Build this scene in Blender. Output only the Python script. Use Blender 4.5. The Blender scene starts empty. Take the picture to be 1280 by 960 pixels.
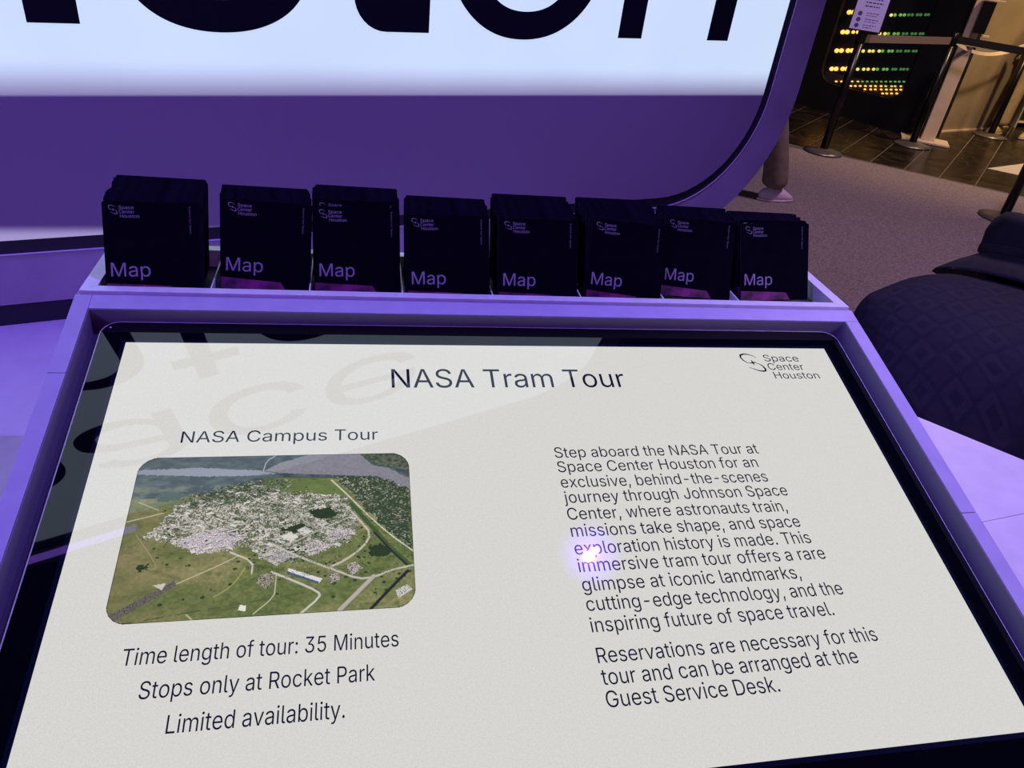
import bpy, bmesh, math, os, random
import numpy as np
from mathutils import Vector, Matrix
from mathutils.geometry import delaunay_2d_cdt
random.seed(7)
SC = bpy.context.scene
COL = SC.collection

# ------------------------------------------------------------ camera
cd = bpy.data.cameras.new('camera')
cd.sensor_width = 36.0
cd.lens = 927.26 / 1280 * 36.0
cd.clip_start = 0.02
cam = bpy.data.objects.new('camera', cd)
COL.objects.link(cam)
cam.matrix_world = Matrix(((0.9795, 0.0014, -0.2013, -0.19438),
                           (-0.1683, 0.5545, -0.8150, -0.83579),
                           (0.1104, 0.8322, 0.5434, 1.54647),
                           (0, 0, 0, 1)))
SC.camera = cam
SC.view_settings.view_transform = 'Standard'
SC.view_settings.look = 'None'
SC.view_settings.gamma = 1
SC.view_settings.use_curve_mapping = False
SC.view_settings.exposure = 0.0

# ------------------------------------------------------------ world and large lights
wd = bpy.data.worlds.new('world'); SC.world = wd
wd.use_nodes = True
wd.node_tree.nodes['Background'].inputs[0].default_value = (0.30, 0.22, 0.38, 1)
wd.node_tree.nodes['Background'].inputs[1].default_value = 0.05

def light(name, kind, loc, target, power, color, size=0.3, spot=None, blend=0.6, sizey=None):
    d = bpy.data.lights.new(name, kind)
    d.energy = power; d.color = color
    if kind == 'AREA':
        d.size = size
        if sizey: d.shape = 'RECTANGLE'; d.size_y = sizey
    else:
        d.shadow_soft_size = size
    if kind == 'SPOT':
        d.spot_size = math.radians(spot); d.spot_blend = blend
    o = bpy.data.objects.new(name, d); COL.objects.link(o)
    o.location = loc
    o.rotation_euler = (Vector(target) - Vector(loc)).to_track_quat('-Z', 'Y').to_euler()
    o.visible_glossy = False if False else True
    return o
light('purple_spot', 'SPOT', (0.853, 0.252, 3.535), (0.1, -0.1, 1.0), 190, (0.24, 0.13, 1.0), 0.015, 75)
light('purple_wash', 'SPOT', (-2.6, -1.9, 3.44), (-1.15, 0.25, 0.80), 280, (0.24, 0.13, 1.0), 0.10, 62)
light('white_spot', 'SPOT', (2.2, -1.6, 3.6), (1.0, -0.2, 0.75), 210, (0.62, 0.50, 1.0), 0.08, 32)
light('sign_wash', 'SPOT', (0.2, -2.6, 3.6), (0.0, 0.8, 1.1), 46, (0.46, 0.09, 1.0), 0.3, 70)
light('hall_lamp', 'SPOT', (3.4, 2.6, 4.0), (3.0, 3.0, 0.0), 360, (0.85, 0.58, 0.80), 0.3, 120)
light('warm_lamp', 'SPOT', (5.9, 4.0, 3.9), (5.9, 6.0, 0.8), 430, (1.0, 0.68, 0.36), 0.15, 95)
light('warm_lamp', 'SPOT', (7.3, 5.9, 3.9), (7.0, 6.6, 0.3), 420, (1.0, 0.62, 0.25), 0.12, 60)

# ------------------------------------------------------------ materials
def mat(name, color=(0.5, 0.5, 0.5), rough=0.5, metal=0.0, spec=0.5, emit=None, strength=1.0, coat=0.0):
    m = bpy.data.materials.new(name); m.use_nodes = True
    b = m.node_tree.nodes['Principled BSDF']
    b.inputs['Base Color'].default_value = (*color, 1)
    b.inputs['Roughness'].default_value = rough
    b.inputs['Metallic'].default_value = metal
    b.inputs['Specular IOR Level'].default_value = spec
    b.inputs['Coat Weight'].default_value = coat
    if emit:
        b.inputs['Emission Color'].default_value = (*emit, 1)
        b.inputs['Emission Strength'].default_value = strength
    return m
def nodes(m): return m.node_tree.nodes, m.node_tree.links, m.node_tree.nodes['Principled BSDF']
def noisy(m, c1, c2, scale, detail=4, bump=0.0, bscale=None, lo=0.35, hi=0.65, rough=None):
    n, l, b = nodes(m)
    tc = n.new('ShaderNodeTexCoord'); nt = n.new('ShaderNodeTexNoise')
    nt.inputs['Scale'].default_value = scale; nt.inputs['Detail'].default_value = detail
    l.new(tc.outputs['Object'], nt.inputs['Vector'])
    r = n.new('ShaderNodeValToRGB')
    r.color_ramp.elements[0].position = lo; r.color_ramp.elements[1].position = hi
    r.color_ramp.elements[0].color = (*c1, 1); r.color_ramp.elements[1].color = (*c2, 1)
    l.new(nt.outputs['Fac'], r.inputs['Fac']); l.new(r.outputs['Color'], b.inputs['Base Color'])
    if bump:
        n2 = n.new('ShaderNodeTexNoise'); n2.inputs['Scale'].default_value = bscale or scale
        n2.inputs['Detail'].default_value = 3
        l.new(tc.outputs['Object'], n2.inputs['Vector'])
        bp = n.new('ShaderNodeBump'); bp.inputs['Strength'].default_value = bump
        bp.inputs['Distance'].default_value = 0.004
        l.new(n2.outputs['Fac'], bp.inputs['Height']); l.new(bp.outputs['Normal'], b.inputs['Normal'])
    return m

M = {}
M['kiosk_paint'] = noisy(mat('kiosk_paint', rough=0.42), (0.45, 0.41, 0.56), (0.50, 0.46, 0.61), 30, bump=0.05, bscale=900)
M['counter'] = noisy(mat('counter_laminate', rough=0.38), (0.66, 0.63, 0.68), (0.72, 0.69, 0.74), 18, bump=0.05, bscale=700)
M['steel'] = noisy(mat('brushed_steel', rough=0.36, metal=0.15), (0.84, 0.87, 0.82), (0.92, 0.95, 0.90), 60, bump=0.06, bscale=400)
M['tray_inside'] = mat('tray_inside', (0.03, 0.03, 0.045), 0.5)
M['black_glass'] = mat('black_glass', (0.002, 0.002, 0.004), 0.015, spec=0.72)
M['rim_shade'] = mat('rim_shade_tone', (0.22, 0.20, 0.27), 0.5)  # rim colour darkened for the shade on its inner walls
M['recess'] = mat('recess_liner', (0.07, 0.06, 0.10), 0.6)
M['lcd_border'] = mat('lcd_border', (0.006, 0.010, 0.018), 0.015, spec=0.72)
M['dark_recess'] = mat('dark_recess', (0.02, 0.018, 0.03), 0.7)
M['ink'] = mat('screen_ink', (0.008, 0.009, 0.02), 0.015, spec=0.72, emit=(0.004, 0.005, 0.013), strength=1.0)
M['lit_screen'] = mat('lit_screen', (0.02, 0.02, 0.02), 0.015, spec=0.98, emit=(0.665, 0.66, 0.615), strength=1.0)
def screen_nodes():
    n, l, b = nodes(M['lit_screen'])
    tc = n.new('ShaderNodeTexCoord'); mp = n.new('ShaderNodeMapping')
    nt = n.new('ShaderNodeTexNoise'); nt.inputs['Scale'].default_value = 2.2
    l.new(tc.outputs['Object'], nt.inputs['Vector'])
    w = n.new('ShaderNodeTexNoise'); w.inputs['Scale'].default_value = 900
    l.new(tc.outputs['Object'], w.inputs['Vector'])
    r = n.new('ShaderNodeMapRange'); r.inputs['To Min'].default_value = 0.93; r.inputs['To Max'].default_value = 1.07
    r.inputs['From Min'].default_value = 0.3; r.inputs['From Max'].default_value = 0.7
    l.new(w.outputs['Fac'], r.inputs['Value']); l.new(r.outputs['Result'], b.inputs['Emission Strength'])
screen_nodes()
M['map_black'] = noisy(mat('map_paper', rough=0.8, spec=0.04), (0.0022, 0.0020, 0.0045), (0.0035, 0.003, 0.006), 40)
M['map_back'] = noisy(mat('map_paper_worn_edge', rough=0.7, spec=0.08), (0.0015, 0.0015, 0.004), (0.009, 0.008, 0.018), 70)
M['map_edge'] = noisy(mat('map_paper_edge', rough=0.8, spec=0.05), (0.004, 0.004, 0.010), (0.030, 0.026, 0.050), 45)
M['map_title'] = mat('map_title_print', (0.34, 0.28, 0.36), 0.6)
M['map_logo'] = mat('map_logo_print', (0.30, 0.26, 0.32), 0.6)
M['map_small'] = mat('map_small_print', (0.20, 0.16, 0.22), 0.6)
M['map_band'] = noisy(mat('map_magenta_print', rough=0.5), (0.01, 0.004, 0.02), (0.30, 0.02, 0.16), 38, lo=0.40, hi=0.66)
M['frame_paint'] = noisy(mat('sign_frame_paint', rough=0.5), (0.38, 0.33, 0.38), (0.44, 0.38, 0.44), 9, bump=0.05, bscale=500)
M['edge_highlight'] = mat('edge_highlight_tone', (0.75, 0.68, 0.85), 0.3)  # paler copy of the frame paint, for the highlight on its inner edge
M['sign_letter'] = mat('sign_letter', (0.004, 0.004, 0.010), 0.6, spec=0.2)
M['post_black'] = mat('post_black', (0.006, 0.006, 0.009), 0.3, spec=0.4)
M['post_base'] = noisy(mat('post_base_metal', rough=0.35, metal=0.5), (0.13, 0.12, 0.12), (0.18, 0.17, 0.16), 12)
M['belt'] = mat('belt_webbing', (0.006, 0.006, 0.008), 0.85)
M['belt_brown'] = mat('belt_webbing_brown', (0.16, 0.12, 0.11), 0.8)
M['card'] = mat('sign_card', (0.40, 0.33, 0.62), 0.5, emit=(0.36, 0.28, 0.62), strength=0.25)
M['card_ink'] = mat('sign_card_ink', (0.10, 0.08, 0.22), 0.6)
M['cream'] = noisy(mat('cream_paint', rough=0.45), (0.62, 0.50, 0.38), (0.68, 0.56, 0.42), 10)
M['wall_tan'] = noisy(mat('tan_wall', rough=0.75), (0.27, 0.215, 0.15), (0.34, 0.27, 0.19), 3.0, bump=0.1, bscale=150)
M['wall_black'] = noisy(mat('black_wall', rough=0.55), (0.005, 0.005, 0.007), (0.009, 0.008, 0.010), 6)
M['wall_far'] = noisy(mat('dark_wall', rough=0.8), (0.03, 0.025, 0.03), (0.045, 0.035, 0.04), 4)
M['ceiling'] = noisy(mat('black_ceiling', rough=0.9), (0.006, 0.006, 0.007), (0.012, 0.011, 0.013), 5)
M['led_orange'] = mat('led_orange', (0.8, 0.4, 0.1), 0.4, emit=(1.0, 0.42, 0.06), strength=2.0)
M['led_yellow'] = mat('led_yellow', (0.6, 0.6, 0.1), 0.4, emit=(0.85, 0.72, 0.16), strength=0.9)
M['led_green'] = mat('led_green', (0.2, 0.5, 0.1), 0.4, emit=(0.22, 0.55, 0.10), strength=0.55)
M['led_dim'] = mat('led_dim', (0.1, 0.3, 0.1), 0.4, emit=(0.08, 0.30, 0.08), strength=0.45)
M['led_glass'] = mat('led_case_back', (0.010, 0.012, 0.022), 0.4)
M['led_shelf'] = mat('led_case_shelf', (0.05, 0.05, 0.045), 0.5)
M['skin'] = noisy(mat('skin', rough=0.5), (0.42, 0.24, 0.17), (0.48, 0.28, 0.20), 8)
M['hair'] = noisy(mat('hair', rough=0.6), (0.012, 0.008, 0.006), (0.03, 0.02, 0.015), 50, bump=0.4)
M['navy_cloth'] = mat('navy_patterned_shirt', (0.015, 0.014, 0.03), 0.85, spec=0.2)
M['navy_dark'] = noisy(mat('dark_trousers', rough=0.9), (0.008, 0.008, 0.012), (0.014, 0.013, 0.02), 30, bump=0.3, bscale=60)
M['hat_cloth'] = noisy(mat('dark_hat_cloth', rough=0.9), (0.003, 0.003, 0.008), (0.007, 0.006, 0.015), 40, bump=0.4, bscale=40)
M['khaki'] = noisy(mat('khaki_cloth', rough=0.85), (0.42, 0.31, 0.17), (0.52, 0.39, 0.22), 9, bump=0.4, bscale=18)
M['speckle'] = noisy(mat('speckled_trousers', rough=0.85), (0.06, 0.045, 0.05), (0.55, 0.45, 0.42), 55, lo=0.47, hi=0.60)
M['brown_cloth'] = noisy(mat('brown_trousers', rough=0.85), (0.16, 0.12, 0.10), (0.23, 0.17, 0.14), 20, bump=0.3)
M['lilac_cloth'] = noisy(mat('lilac_coat', rough=0.7), (0.45, 0.30, 0.62), (0.70, 0.50, 0.85), 20, bump=0.2)
M['pink_shoe'] = mat('pale_shoe', (0.72, 0.55, 0.75), 0.5)
M['yellow_shoe'] = mat('yellow_shoe', (0.80, 0.62, 0.22), 0.5)
M['sole'] = mat('shoe_sole', (0.60, 0.50, 0.55), 0.6)
M['white_print'] = mat('white_card', (0.72, 0.66, 0.55), 0.6)
M['black_print'] = mat('black_card', (0.02, 0.02, 0.02), 0.6)
M['lamp_case'] = mat('lamp_case', (0.01, 0.01, 0.012), 0.4)
M['lamp_white'] = mat('lamp_white', (0.9, 0.9, 1), 0.4, emit=(0.9, 0.85, 1.0), strength=60)
M['lamp_halo'] = mat('lamp_halo', (0.3, 0.1, 0.8), 0.4, emit=(0.20, 0.04, 1.0), strength=7)
M['streak_glow'] = mat('streak_glow', (0.3, 0.1, 0.8), 0.4, emit=(0.35, 0.16, 1.0), strength=2.2)
# lamp face: violet glare around the emitters put into its glow, fading outwards
def lamp_nodes():
    n, l, b = nodes(M['lamp_halo'])
    tc = n.new('ShaderNodeTexCoord'); g = n.new('ShaderNodeTexGradient'); g.gradient_type = 'SPHERICAL'
    mp = n.new('ShaderNodeMapping'); mp.inputs['Scale'].default_value = (5.95, 5.95, 1)
    l.new(tc.outputs['Object'], mp.inputs['Vector']); l.new(mp.outputs['Vector'], g.inputs['Vector'])
    p = n.new('ShaderNodeMath'); p.operation = 'POWER'; p.inputs[1].default_value = 1.5
    l.new(g.outputs['Fac'], p.inputs[0])
    q = n.new('ShaderNodeMath'); q.operation = 'MULTIPLY'; q.inputs[1].default_value = 15
    l.new(p.outputs[0], q.inputs[0]); l.new(q.outputs[0], b.inputs['Emission Strength'])
lamp_nodes()

# carpet, marble and patterned cloth
def carpet_mat():
    m = noisy(mat('carpet', rough=0.95, spec=0.1), (0.16, 0.13, 0.14), (0.34, 0.285, 0.295), 90, detail=8, bump=0.8, bscale=260, lo=0.3, hi=0.7)
    return m
M['carpet'] = carpet_mat()
def marble_mat():
    m = mat('dark_marble', rough=0.27, spec=0.25)
    n, l, b = nodes(m)
    tc = n.new('ShaderNodeTexCoord')
    nt = n.new('ShaderNodeTexNoise'); nt.inputs['Scale'].default_value = 1.6; nt.inputs['Detail'].default_value = 6
    nt.inputs['Distortion'].default_value = 1.4
    l.new(tc.outputs['Object'], nt.inputs['Vector'])
    r = n.new('ShaderNodeValToRGB')
    e = r.color_ramp.elements
    e[0].position = 0.47; e[0].color = (0.012, 0.009, 0.007, 1)
    e[1].position = 0.53; e[1].color = (0.018, 0.014, 0.011, 1)
    v = e.new(0.50); v.color = (0.045, 0.033, 0.023, 1)
    l.new(nt.outputs['Fac'], r.inputs['Fac']); l.new(r.outputs['Color'], b.inputs['Base Color'])
    return m
M['marble'] = marble_mat()
M['grout'] = mat('tile_joint', (0.16, 0.13, 0.10), 0.6)
def shirt_mat():
    m = M['navy_cloth']; n, l, b = nodes(m)
    tc = n.new('ShaderNodeTexCoord')
    mp = n.new('ShaderNodeMapping'); mp.inputs['Rotation'].default_value = (0.25, 0.35, 0.75)
    l.new(tc.outputs['Object'], mp.inputs['Vector'])
    sx = n.new('ShaderNodeSeparateXYZ'); l.new(mp.outputs['Vector'], sx.inputs['Vector'])
    def mth(op, a, c, d=None):
        r = n.new('ShaderNodeMath'); r.operation = op
        for i, v in enumerate((a, c)):
            if isinstance(v, (int, float)): r.inputs[i].default_value = v
            else: l.new(v, r.inputs[i])
        return r.outputs[0]
    # rows of nested lozenges
    pu = mth('PINGPONG', mth('MULTIPLY', sx.outputs['X'], 1.0), 0.034)
    pv = mth('PINGPONG', mth('MULTIPLY', sx.outputs['Y'], 1.0), 0.034)
    dd = mth('MULTIPLY', mth('ADD', pu, pv), 14.7)
    r = n.new('ShaderNodeValToRGB'); r.color_ramp.interpolation = 'CONSTANT'
    r.color_ramp.elements[0].color = (0.009, 0.008, 0.019, 1); r.color_ramp.elements[1].color = (0.016, 0.014, 0.025, 1)
    r.color_ramp.elements[1].position = 0.22
    e = r.color_ramp.elements.new(0.45); e.color = (0.010, 0.009, 0.020, 1)
    e = r.color_ramp.elements.new(0.62); e.color = (0.014, 0.012, 0.023, 1)
    l.new(dd, r.inputs['Fac']); l.new(r.outputs['Color'], b.inputs['Base Color'])
    nz = n.new('ShaderNodeTexNoise'); nz.inputs['Scale'].default_value = 14
    l.new(tc.outputs['Object'], nz.inputs['Vector'])
    bp = n.new('ShaderNodeBump'); bp.inputs['Strength'].default_value = 0.5; bp.inputs['Distance'].default_value = 0.02
    l.new(nz.outputs['Fac'], bp.inputs['Height']); l.new(bp.outputs['Normal'], b.inputs['Normal'])
shirt_mat()
# backlit fabric: camera flicker banding put into its glow, dark between two bright zones
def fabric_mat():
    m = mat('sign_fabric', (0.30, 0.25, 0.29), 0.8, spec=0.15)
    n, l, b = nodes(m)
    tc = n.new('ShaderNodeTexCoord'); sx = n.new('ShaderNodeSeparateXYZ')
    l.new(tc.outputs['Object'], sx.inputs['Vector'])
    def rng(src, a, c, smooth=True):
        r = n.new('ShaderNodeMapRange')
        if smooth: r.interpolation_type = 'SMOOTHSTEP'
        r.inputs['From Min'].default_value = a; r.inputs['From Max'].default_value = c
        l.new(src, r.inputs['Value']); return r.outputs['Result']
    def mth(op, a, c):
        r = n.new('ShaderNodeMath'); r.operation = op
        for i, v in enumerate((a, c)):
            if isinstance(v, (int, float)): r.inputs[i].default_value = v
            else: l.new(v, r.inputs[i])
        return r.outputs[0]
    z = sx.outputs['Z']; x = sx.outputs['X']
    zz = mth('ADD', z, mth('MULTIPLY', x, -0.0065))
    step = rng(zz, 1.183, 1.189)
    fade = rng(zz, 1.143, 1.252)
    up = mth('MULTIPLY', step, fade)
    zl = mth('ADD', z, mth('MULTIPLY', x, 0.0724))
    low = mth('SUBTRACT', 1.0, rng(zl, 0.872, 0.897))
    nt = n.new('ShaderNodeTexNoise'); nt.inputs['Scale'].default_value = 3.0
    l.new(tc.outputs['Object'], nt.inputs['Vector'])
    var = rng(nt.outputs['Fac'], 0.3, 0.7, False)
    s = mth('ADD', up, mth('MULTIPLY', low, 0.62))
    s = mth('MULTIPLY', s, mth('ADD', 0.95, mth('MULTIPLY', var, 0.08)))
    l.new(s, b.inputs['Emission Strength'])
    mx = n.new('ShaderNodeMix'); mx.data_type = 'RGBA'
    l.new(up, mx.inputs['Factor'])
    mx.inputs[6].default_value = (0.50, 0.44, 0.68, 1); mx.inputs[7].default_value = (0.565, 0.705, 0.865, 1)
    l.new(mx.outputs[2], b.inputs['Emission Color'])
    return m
M['fabric'] = fabric_mat()

# ------------------------------------------------------------ builders
def finish(o, m, parent=None, kind=None):
    if m and hasattr(o.data, 'materials'): o.data.materials.append(m)
    if parent: o.parent = parent
    if kind: o['kind'] = kind
    return o
def link_mesh(name, verts, faces, m, parent=None, kind=None, smooth=False):
    me = bpy.data.meshes.new(name)
    me.from_pydata([tuple(v) for v in verts], [], faces); me.update()
    bm = bmesh.new(); bm.from_mesh(me); bmesh.ops.recalc_face_normals(bm, faces=bm.faces); bm.to_mesh(me); bm.free()
    if smooth:
        for p in me.polygons: p.use_smooth = True
    o = bpy.data.objects.new(name, me); COL.objects.link(o)
    return finish(o, m, parent, kind)
def thing(name, label, cat, loc=(0, 0, 0), group=None):
    o = bpy.data.objects.new(name, None); COL.objects.link(o)
    o.empty_display_size = 0.05
    o.location = loc
    o['label'] = label; o['category'] = cat
    if group: o['group'] = group
    return o
def tag(o, label, cat, group=None):
    o['label'] = label; o['category'] = cat
    if group: o['group'] = group
    return o
def bevel(o, w=0.002, seg=2):
    md = o.modifiers.new('bevel', 'BEVEL'); md.width = w; md.segments = seg; md.limit_method = 'ANGLE'
    return o
def prism(name, poly, f, a, b, m, parent=None, kind=None, bev=0):
    """poly: 2D outline, f(p, h) -> 3D, extruded between h=a and h=b"""
    n = len(poly)
    vs = [f(p, a) for p in poly] + [f(p, b) for p in poly]
    fs = [list(range(n))[::-1], [n + i for i in range(n)]] + [[i, (i + 1) % n, n + (i + 1) % n, n + i] for i in range(n)]
    o = link_mesh(name, vs, fs, m, parent, kind)
    if bev: bevel(o, bev)
    return o
def ring(name, outer, inner, f, a, b, m, parent=None):
    n = len(outer)
    vs = [f(p, h) for h in (a, b) for p in outer] + [f(p, h) for h in (a, b) for p in inner]
    fs = []
    for i in range(n):
        j = (i + 1) % n
        fs += [[i, j, n + j, n + i], [2 * n + i, 3 * n + i, 3 * n + j, 2 * n + j],
               [i, 2 * n + i, 2 * n + j, j], [n + i, n + j, 3 * n + j, 3 * n + i]]
    return link_mesh(name, vs, fs, m, parent)
def rrect(x0, y0, x1, y1, r, k=8):
    out = []
    for cx, cy, a0 in ((x1 - r, y1 - r, 0), (x0 + r, y1 - r, 90), (x0 + r, y0 + r, 180), (x1 - r, y0 + r, 270)):
        for i in range(k + 1):
            a = math.radians(a0 + 90 * i / k)
            out.append((cx + r * math.cos(a), cy + r * math.sin(a)))
    return out
def box(name, lo, hi, m, parent=None, kind=None, bev=0):
    (x0, y0, z0), (x1, y1, z1) = lo, hi
    return prism(name, [(x0, y0), (x1, y0), (x1, y1), (x0, y1)], lambda p, h: (p[0], p[1], h), z0, z1, m, parent, kind, bev)
def lathe(name, prof, m, loc=(0, 0, 0), parent=None, n=32):
    vs, fs = [], []
    for r, z in prof:
        for i in range(n):
            a = 2 * math.pi * i / n
            vs.append((loc[0] + r * math.cos(a), loc[1] + r * math.sin(a), loc[2] + z))
    for k in range(len(prof) - 1):
        for i in range(n):
            j = (i + 1) % n
            fs.append([k * n + i, k * n + j, (k + 1) * n + j, (k + 1) * n + i])
    fs.append(list(range(n))[::-1]); fs.append([(len(prof) - 1) * n + i for i in range(n)])
    o = link_mesh(name, vs, fs, m, parent)
    for p in o.data.polygons:
        if len(p.vertices) == 4: p.use_smooth = True
    return o

# lettering: real glyph outlines of the grotesque that ships with Blender
FONT = None
try:
    FONT = bpy.data.fonts.load(os.path.join(bpy.utils.system_resource('DATAFILES'), 'fonts', 'Inter.woff2'))
except Exception:
    FONT = None
_tc = {}
def text_mesh(body, thin=0.0, res=3, extr=0.0):
    key = (body, thin, res, extr)
    if key not in _tc:
        c = bpy.data.curves.new('t', 'FONT'); c.body = body
        if FONT: c.font = FONT
        c.resolution_u = res; c.fill_mode = 'NONE'
        o = bpy.data.objects.new('t', c); COL.objects.link(o)
        dg = bpy.context.evaluated_depsgraph_get(); dg.update()
        me = bpy.data.meshes.new_from_object(o.evaluated_get(dg))
        p = np.empty(len(me.vertices) * 3); me.vertices.foreach_get('co', p); p = p.reshape(-1, 3)[:, :2]
        ev = [tuple(e.vertices) for e in me.edges]
        bpy.data.objects.remove(o); bpy.data.curves.remove(c); bpy.data.meshes.remove(me)
        # fill the outlines: constrained triangulation, keeping what the outlines wind around
        vo, _, fo_, _, _, _ = delaunay_2d_cdt([Vector((float(x), float(y))) for x, y in p], ev, [], 0, 1e-6)
        vo = np.array([(v.x, v.y) for v in vo]); tri = np.array([f for f in fo_ if len(f) == 3])
        cen = vo[tri].mean(axis=1)
        e = np.array(ev); A = p[e[:, 0]]; B = p[e[:, 1]]
        wn = np.zeros(len(cen), int)
        for k in range(len(cen)):
            x, y = cen[k]
            cr = (B[:, 0] - A[:, 0]) * (y - A[:, 1]) - (x - A[:, 0]) * (B[:, 1] - A[:, 1])
            wn[k] = np.sum((A[:, 1] <= y) & (B[:, 1] > y) & (cr > 0)) - np.sum((A[:, 1] > y) & (B[:, 1] <= y) & (cr < 0))
        tri = tri[wn != 0]
        co = np.zeros((len(vo), 3)); co[:, :2] = vo
        faces = [list(map(int, t)) for t in tri]
        _tc[key] = (co, faces)
    return _tc[key]
def put_text(name, body, f, x0, x1, y, size, m, parent, thin=0.0, res=3, bold=None):
    """glyphs between x0 and x1 on baseline y, f(x, y) -> 3D"""
    co, faces = text_mesh(body, thin, res)
    a, b = co[:, 0].min(), co[:, 0].max()
    sx = (x1 - x0) / (b - a) if x1 is not None else size
    vs = [f(x0 + (c[0] - a) * sx, y + c[1] * size) for c in co]
    me = bpy.data.meshes.new(name); me.from_pydata([tuple(v) for v in vs], [], faces); me.update()
    o = bpy.data.objects.new(name, me); COL.objects.link(o)
    return finish(o, m, parent)
ARC1 = [(-0.2087, 0.5667), (-0.2797, 0.6232), (-0.3768, 0.6638), (-0.4725, 0.6696), (-0.5449, 0.642), (-0.5623, 0.5754), (-0.5304, 0.4957), (-0.4638, 0.4304), (-0.3942, 0.413)]
ARC2 = [(-0.3116, 0.44), (-0.2159, 0.40), (-0.1551, 0.34), (-0.1261, 0.2565), (-0.1391, 0.2087), (-0.2101, 0.1986), (-0.3058, 0.2217), (-0.3986, 0.2696), (-0.471, 0.3159)]
WID = [0.010, 0.016, 0.026, 0.036, 0.044, 0.036, 0.026, 0.018, 0.010]
def logo_parts(fn, L, bx, by, m, parent, name='logo', dense=True):
    """emblem of two open orbit arcs round a four-pointed star, then the three stacked words"""
    vs, fs = [], []
    for arc, ws in ((ARC1, WID), (ARC2, WID[::-1] if False else [0.010, 0.018, 0.030, 0.044, 0.042, 0.034, 0.026, 0.016, 0.010])):
        n = len(arc); base = len(vs)
        for i, (x, y) in enumerate(arc):
            x2, y2 = arc[min(i + 1, n - 1)]; x1, y1 = arc[max(i - 1, 0)]
            d = math.hypot(x2 - x1, y2 - y1); nx, ny = -(y2 - y1) / d, (x2 - x1) / d
            w = ws[i] / 2
            vs += [(x + nx * w, y + ny * w), (x - nx * w, y - ny * w)]
        fs += [[base + 2 * i, base + 2 * i + 1, base + 2 * i + 3, base + 2 * i + 2] for i in range(n - 1)]
    c = (-0.340, 0.432); base = len(vs); R1, R2 = 0.085, 0.026
    for i in range(8):
        a = math.radians(45 * i + 8); r = R1 if i % 2 == 0 else R2
        vs.append((c[0] + r * math.cos(a), c[1] + r * math.sin(a)))
    fs.append([base + i for i in range(8)])
    me = bpy.data.meshes.new(name + '_emblem')
    me.from_pydata([tuple(fn(bx + x * L, by + y * L)) for x, y in vs], [], fs); me.update()
    o = bpy.data.objects.new(name + '_emblem', me); COL.objects.link(o); finish(o, m, parent)
    s = L / 2.647
    for w, k, x0, x1 in (('Space', 2, -0.0536, 0.729), ('Center', 1, -0.0478, 0.7507), ('Houston', 0, 0.0, 1.0)):
        put_text(name + '_word', w, fn, bx + x0 * L, bx + x1 * L, by + k * 0.235 * L, s * 0.95, m, parent, res=2)

# ------------------------------------------------------------ frames of reference
TH = math.radians(15.2504); O = Vector((0, 0, 1.05))
EY = Vector((0, math.cos(TH), math.sin(TH))); EN = Vector((0, -math.sin(TH), math.cos(TH)))
def sp(x, y, h=0.0):                      # point of the kiosk's tilted face
    return O + Vector((x, 0, 0)) + EY * y + EN * h
SD = Vector((0.95837, 0.28548, 0)).normalized(); SN = Vector((SD.y, -SD.x, 0)); SO = Vector((0, 0.82, 0))
def sg(s, z, off=0.0):                    # point of the big sign; off > 0 is towards the viewer
    return SO + SD * s + SN * off + Vector((0, 0, z))

# ================================================================== SETTING
box('floor', (-9, -7, -0.1), (16, 16, -0.004), M['carpet'], kind='structure')
box('ceiling', (-9, -7, 4.6), (16, 16, 4.7), M['ceiling'], kind='structure')
box('wall_left', (-9.1, -7, 0), (-9, 16, 4.6), M['wall_far'], kind='structure')
box('wall_front', (-9, -7.1, 0), (16, -7, 4.6), M['wall_far'], kind='structure')
box('wall_back', (-9, 16, 0), (16, 16.1, 4.6), M['wall_far'], kind='structure')
box('wall_far_right', (16, -7, 0), (16.1, 16, 4.6), M['wall_far'], kind='structure')

# marble area beyond the carpet: long tiles laid at 45 degrees, one object each
def clip(poly, p, n):
    out = []
    for i in range(len(poly)):
        a, b = poly[i], poly[(i + 1) % len(poly)]
        da, db = (a[0] - p[0]) * n[0] + (a[1] - p[1]) * n[1], (b[0] - p[0]) * n[0] + (b[1] - p[1]) * n[1]
        if da >= 0: out.append(a)
        if (da >= 0) != (db >= 0):
            t = da / (da - db); out.append((a[0] + (b[0] - a[0]) * t, a[1] + (b[1] - a[1]) * t))
    return out
cpA, cpB = Vector((3.5622, 5.3466)), Vector((5.03, 4.25))
cdir = (cpB - cpA).normalized(); cn = (-cdir.y, cdir.x)
fb = bpy.data.objects.get('floor')
prism('marble_bed', clip([(2.2, 3.2), (9.6, 1.2), (9.6, 9.6), (2.2, 9.6)], cpA, cn), lambda p, h: (p[0], p[1], h), -0.004, 0.0, M['grout'], kind='structure')
mb = bpy.data.objects['marble_bed']; mb.name = 'floor_marble'
u45 = Vector((1, 1)).normalized(); v45 = Vector((1, -1)).normalized()
o45 = Vector((3.98, 5.17))
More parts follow.
